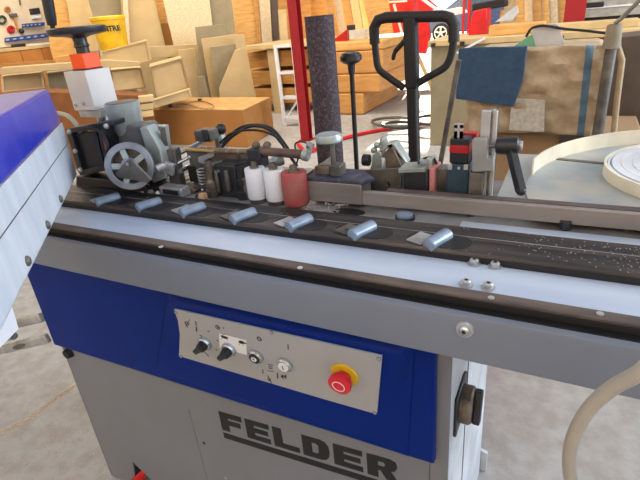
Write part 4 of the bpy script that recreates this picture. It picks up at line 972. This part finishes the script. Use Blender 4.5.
b = MB(); b.prism([ay(495, 22, 5.25), ay(517, 5, 5.25), ay(519, 12, 5.25), ay(512, 20, 5.25)], (0, .02, 0)); tag(b.build('clear_plastic_sheet', mat('plastic_sheet', (200, 210, 220), .2)), 'crumpled pale plastic sheet beside the red bin', 'sheet')
# grey white cupboard behind right
gc = thing('low_cupboard', (ay(620, 5, 6.2).x, 6.4, 0), 'grey white cupboard with a bird shaped black fitting behind the workbench', 'cupboard')
p, q_ = ay(578, 10, 6.2), ay(668, 10, 6.2)
z_ = ay(600, 17, 6.2).z
MB().box(p.x, q_.x, 6.2, 6.8, z_, 1.6).build('carcass', mat('cupboard_grey', (176, 172, 160), .6, rgb2=(150, 144, 130), scale=12), gc, .004)
MB().box(p.x + .02, q_.x - .02, 6.25, 6.75, 0, z_ - .001).build('plinth', blackp, gc)
MB().obox(ay(593, 5, 6.19), .2, .015, .05).build('fitting', blackp, gc, .01)
MB().box(p.x, q_.x, 6.19, 6.1995, ay(600, 8, 6.2).z, ay(600, 6.4, 6.2).z).build('edge_strip', white, gc)
# brown box frame below bench top at right
# --- dust bag on a frame with cloth and note
y_ = 2.4
bag = thing('dust_bag', (ay(530, 100, y_).x, y_ + .2, 0), 'large crumpled brown paper bag with a blue stripe hanging from a bar', 'bag')
tp_, bt_ = [(458, 50), (500, 49), (545, 46.5), (590, 45.5), (613, 46)], [(470, 133), (500, 132.5), (545, 133), (580, 135), (601, 139)]
nu, nv = 44, 26; vs = []; random.seed(3)
for j in range(nv + 1):
    for i in range(nu + 1):
        u, v = i / nu, j / nv
        ku = u * 4; k0 = min(3, int(ku)); f_ = ku - k0
        tx = tp_[k0][0] + (tp_[k0 + 1][0] - tp_[k0][0]) * f_; ty = tp_[k0][1] + (tp_[k0 + 1][1] - tp_[k0][1]) * f_
        bx_ = bt_[k0][0] + (bt_[k0 + 1][0] - bt_[k0][0]) * f_; by = bt_[k0][1] + (bt_[k0 + 1][1] - bt_[k0][1]) * f_
        p = ay(tx + (bx_ - tx) * v, ty + (by - ty) * v, y_)
        w = .012 * math.sin(9 * u + 3 * v) + .008 * math.sin(23 * u - 17 * v + 1) + .006 * math.sin(31 * v + 8 * u) + random.uniform(-.003, .003)
        p.y += w - .03 * math.sin(PI * v) * math.sin(PI * u); vs.append(p)
b = MB(); fs = [(j * (nu + 1) + i, j * (nu + 1) + i + 1, (j + 1) * (nu + 1) + i + 1, (j + 1) * (nu + 1) + i) for j in range(nv) for i in range(nu)]
vv = [b.bm.verts.new(p) for p in vs]
for f in fs:
    fc = b.bm.faces.new([vv[i] for i in f]); u = (f[0] % (nu + 1)) / nu; v = (f[0] // (nu + 1)) / nv
    if .722 < u < .79: fc.material_index = 1
o = b.build('bag_front', [bagm, stripe], bag)
sd = o.modifiers.new('thick', 'SOLIDIFY'); sd.thickness = .012; sd.offset = 1
MB().box(ay(466, 60, y_).x, ay(606, 60, y_).x, y_ + .06, y_ + .5, ay(540, 128, y_).z, ay(540, 50, y_).z).build('bag_body', bagm, bag, .03)
P = [ay(512, 98, y_ - .045), ay(545, 100, y_ - .045), ay(544, 132, y_ - .03), ay(509, 130, y_ - .03)]
MB().prism(P, (0, .004, 0)).build('paper_label', paper, bag, label='crumpled pale paper label on the bag')
tg = thing('bag_stand', (ay(540, 150, 2.9).x, 2.9, 0), 'brown boxed stand under the dust bag', 'stand')
MB().box(ay(455, 134, 2.55).x, ay(645, 134, 2.55).x, 2.55, 3.0, 0.0, ay(540, 134, 2.55).z).build('stand_body', mat('stand_brown', (150, 122, 90), .8, rgb2=(160, 132, 98), scale=3), tg, .01)
MB().box(ay(560, 134, 2.53).x, ay(645, 134, 2.53).x, 2.53, 2.549, ay(600, 146, 2.53).z, ay(600, 136, 2.53).z).build('dark_gap', browng, tg)
# cloth draped over the front of the bag
P = [(458.5, 48.5), (480, 47), (505, 46.8), (527.5, 46), (523, 80), (513.5, 107), (485, 103), (455.5, 99), (457, 70)]
o = tag(MB().prism([ay(x, y, 2.33) for x, y in P], (0, .012, 0)).build('blue_cloth', denim, None, .005), 'dark blue cloth hung over the left of the brown bag', 'cloth')
# carton scrap white and green on top of the bag
b = MB(); b.prism([ay(x, y, 2.6) for x, y in ((531, 30), (541, 26), (556, 24), (562, 28), (561, 33), (566, 47), (536, 48))], (0, .02, 0)); b.mi(1).prism([ay(x, y, 2.59) for x, y in ((514, 46), (532, 34), (536, 48), (516, 48))], (0, .02, 0))
tag(b.build('folded_carton', [mat('white_card', (214, 214, 218), .7), green]), 'folded white and mint green carton piece above the blue cloth', 'carton')
tag(MB().tube(smooth([ay(526, 37, 2.62), ay(531, 29, 2.62), ay(539, 26, 2.58), ay(548, 26, 2.58), ay(566, 29, 2.6), ay(588, 31, 2.6), ay(612, 34, 2.6)], 6), .006, 8).build('black_cable', black), 'thin black cable crossing the white carton piece', 'cable')
# grey vertical duct and dark panel at far right
p0, p1 = ay(615, 24, 2.3), ay(604, 150, 2.3)
dt = thing('grey_duct', ((p0.x + p1.x) / 2, 2.3, 0), 'grey metal pipe wrapped at the top beside the brown bag', 'pipe')
MB().cyl((p0.x, 2.3, 0), (p0.x, 2.3, p0.z), .021, n=28).build('pipe_body', dsteel, dt)
MB().lathe((p0.x, 2.3, ay(614, 48, 2.3).z), (p0.x, 2.3, p0.z - .003), [(0, .034), (.3, .03), (1, .026)], 24).build('cloth_wrap', mat('wrap', (160, 150, 132), .9), dt)
tag(MB().tube([ay(618, 48, 2.32), ay(622, 60, 2.33), ay(617, 100, 2.34), ay(613, 140, 2.35)], .012, 10).build('brown_strip', bagm), 'narrow brown strip hanging right of the grey pipe', 'strip')
tag(MB().tube([ay(614, 24, 2.3), ay(622, 18, 2.3), ay(640, 0, 2.3), ay(655, -20, 2.3)], .008, 8).build('dark_rod', dsteel), 'thin dark rod rising to the right from the grey pipe', 'rod')
S('tall_cabinet', [(613, 38), (690, 30)], 0, 3.01, .3, browng, 'dark brown grey cabinet side at the far right', 'cabinet', drop=True)
# --- air lines on the floor
P = [az_(x, y, .022) for x, y in ((298, 144), (307, 152), (320, 147), (345, 138), (370, 132), (400, 127), (425, 124), (442, 122), (470, 116))]
tag(MB().tube(smooth(P, 5), .02, 10).build('red_hose', redcar), 'red hose running across the floor behind the duct', 'hose')
for k, (cx_, cy_, rx, ry, lab) in enumerate(((396, 122, 24, 4.5, 'large dark hose coil on the sunlit floor left of the jack shaft'), (432, 120, 17, 4.5, 'dark hose coil on the floor right of the jack shaft'), (400, 125, 18, 3, 'smaller inner hose coil left of the jack shaft'))):
    P = [az_(cx_ + rx * math.cos(2 * PI * t / 28), cy_ + ry * math.sin(2 * PI * t / 28), .062 + .037 * k) for t in range(28)]
    tag(MB().tube(P, .018, 10, closed=True).build('hose_coil', mat('hose_grey', (96, 96, 86), .6) if k == 0 else blackp), lab, 'hose')
p0, p1 = ay(459, 60, 2.0), ay(441, 160, 2.0)
tag(MB().bar(p0, (p1 + (p1 - p0) * 2.4), .018, .018, (0, 1, 0)).build('grey_rod', dsteel), 'leaning grey metal rod right of the pallet jack handle', 'rod')
# floor joint left by sawdust
P = smooth([az_(x, y, .001) for x, y in ((74, 386), (50, 403), (28, 419), (-6, 436))], 30)
b = MB(); random.seed(11)
for p in P:
    for k in range(3):
        q_ = p + Vector((random.gauss(0, .006), random.gauss(0, .006), 0)); s_ = random.uniform(.0015, .004); b.obox(q_, s_, s_ * 1.5, .0015, (random.random() + .1, random.random(), 0))
for k in range(380):
    q_ = az_(random.uniform(-10, 110), random.uniform(380, 490), .001); s_ = random.uniform(.001, .0035); b.obox(q_, s_, s_ * 1.5, .0015, (random.random() + .1, random.random(), 0))
o = b.build('sawdust', mat('pale_sawdust', (222, 196, 156), .9)); tag(o, 'pale sawdust and a crack line strewn over the floor left of the cabinet', 'sawdust', None, 'stuff')
# ------------------------------------------------------------------ light
Wd = bpy.data.worlds.new('world'); C.world = Wd; Wd.use_nodes = True
nt = Wd.node_tree; bg = nt.nodes['Background']
bg.inputs['Color'].default_value = (.60, .76, 1.0, 1); bg.inputs['Strength'].default_value = 1.65
def area(name, loc, tgt, sx, sy, e, col):
    l = bpy.data.lights.new(name, 'AREA'); l.shape = 'RECTANGLE'; l.size = sx; l.size_y = sy; l.energy = e; l.color = col
    o = bpy.data.objects.new(name, l); COL.objects.link(o); o.location = loc
    o.rotation_euler = (Vector(tgt) - Vector(loc)).to_track_quat('-Z', 'Y').to_euler(); return o
s = bpy.data.lights.new('sun', 'SUN'); s.energy = 26; s.angle = .012; s.color = (1, .88, .70)
so = bpy.data.objects.new('sun', s); COL.objects.link(so); so.location = (-4, 20, 10)
so.rotation_euler = Vector((.18, -1, -.42)).to_track_quat('-Z', 'Y').to_euler()
area('overhead_fill', (-5, 5.0, 4.5), (-5.5, 6.5, 0), 6, 1.2, 300, (1, .86, .66))  # these three overhead areas are added fill, not known roof fittings
area('overhead_fill', (-3.5, 2.5, 4.5), (-6, 7, .8), 5, 1.0, 190, (1, .84, .62))
area('overhead_fill', (1.5, 3.0, 4.5), (1.2, 6, .5), 3, 1.0, 80, (.9, .95, 1))
area('side_fill_light', (5.5, 3.6, 2.6), (-1, .9, 1.0), 2.4, 1.8, 330, (.94, .97, 1))  # added fill from out of view, brightening right-facing surfaces; no window known there
C.view_settings.view_transform = 'Standard'; C.view_settings.look = 'None'; C.view_settings.gamma = 1; C.view_settings.exposure = 0.0
C.view_settings.use_curve_mapping = False
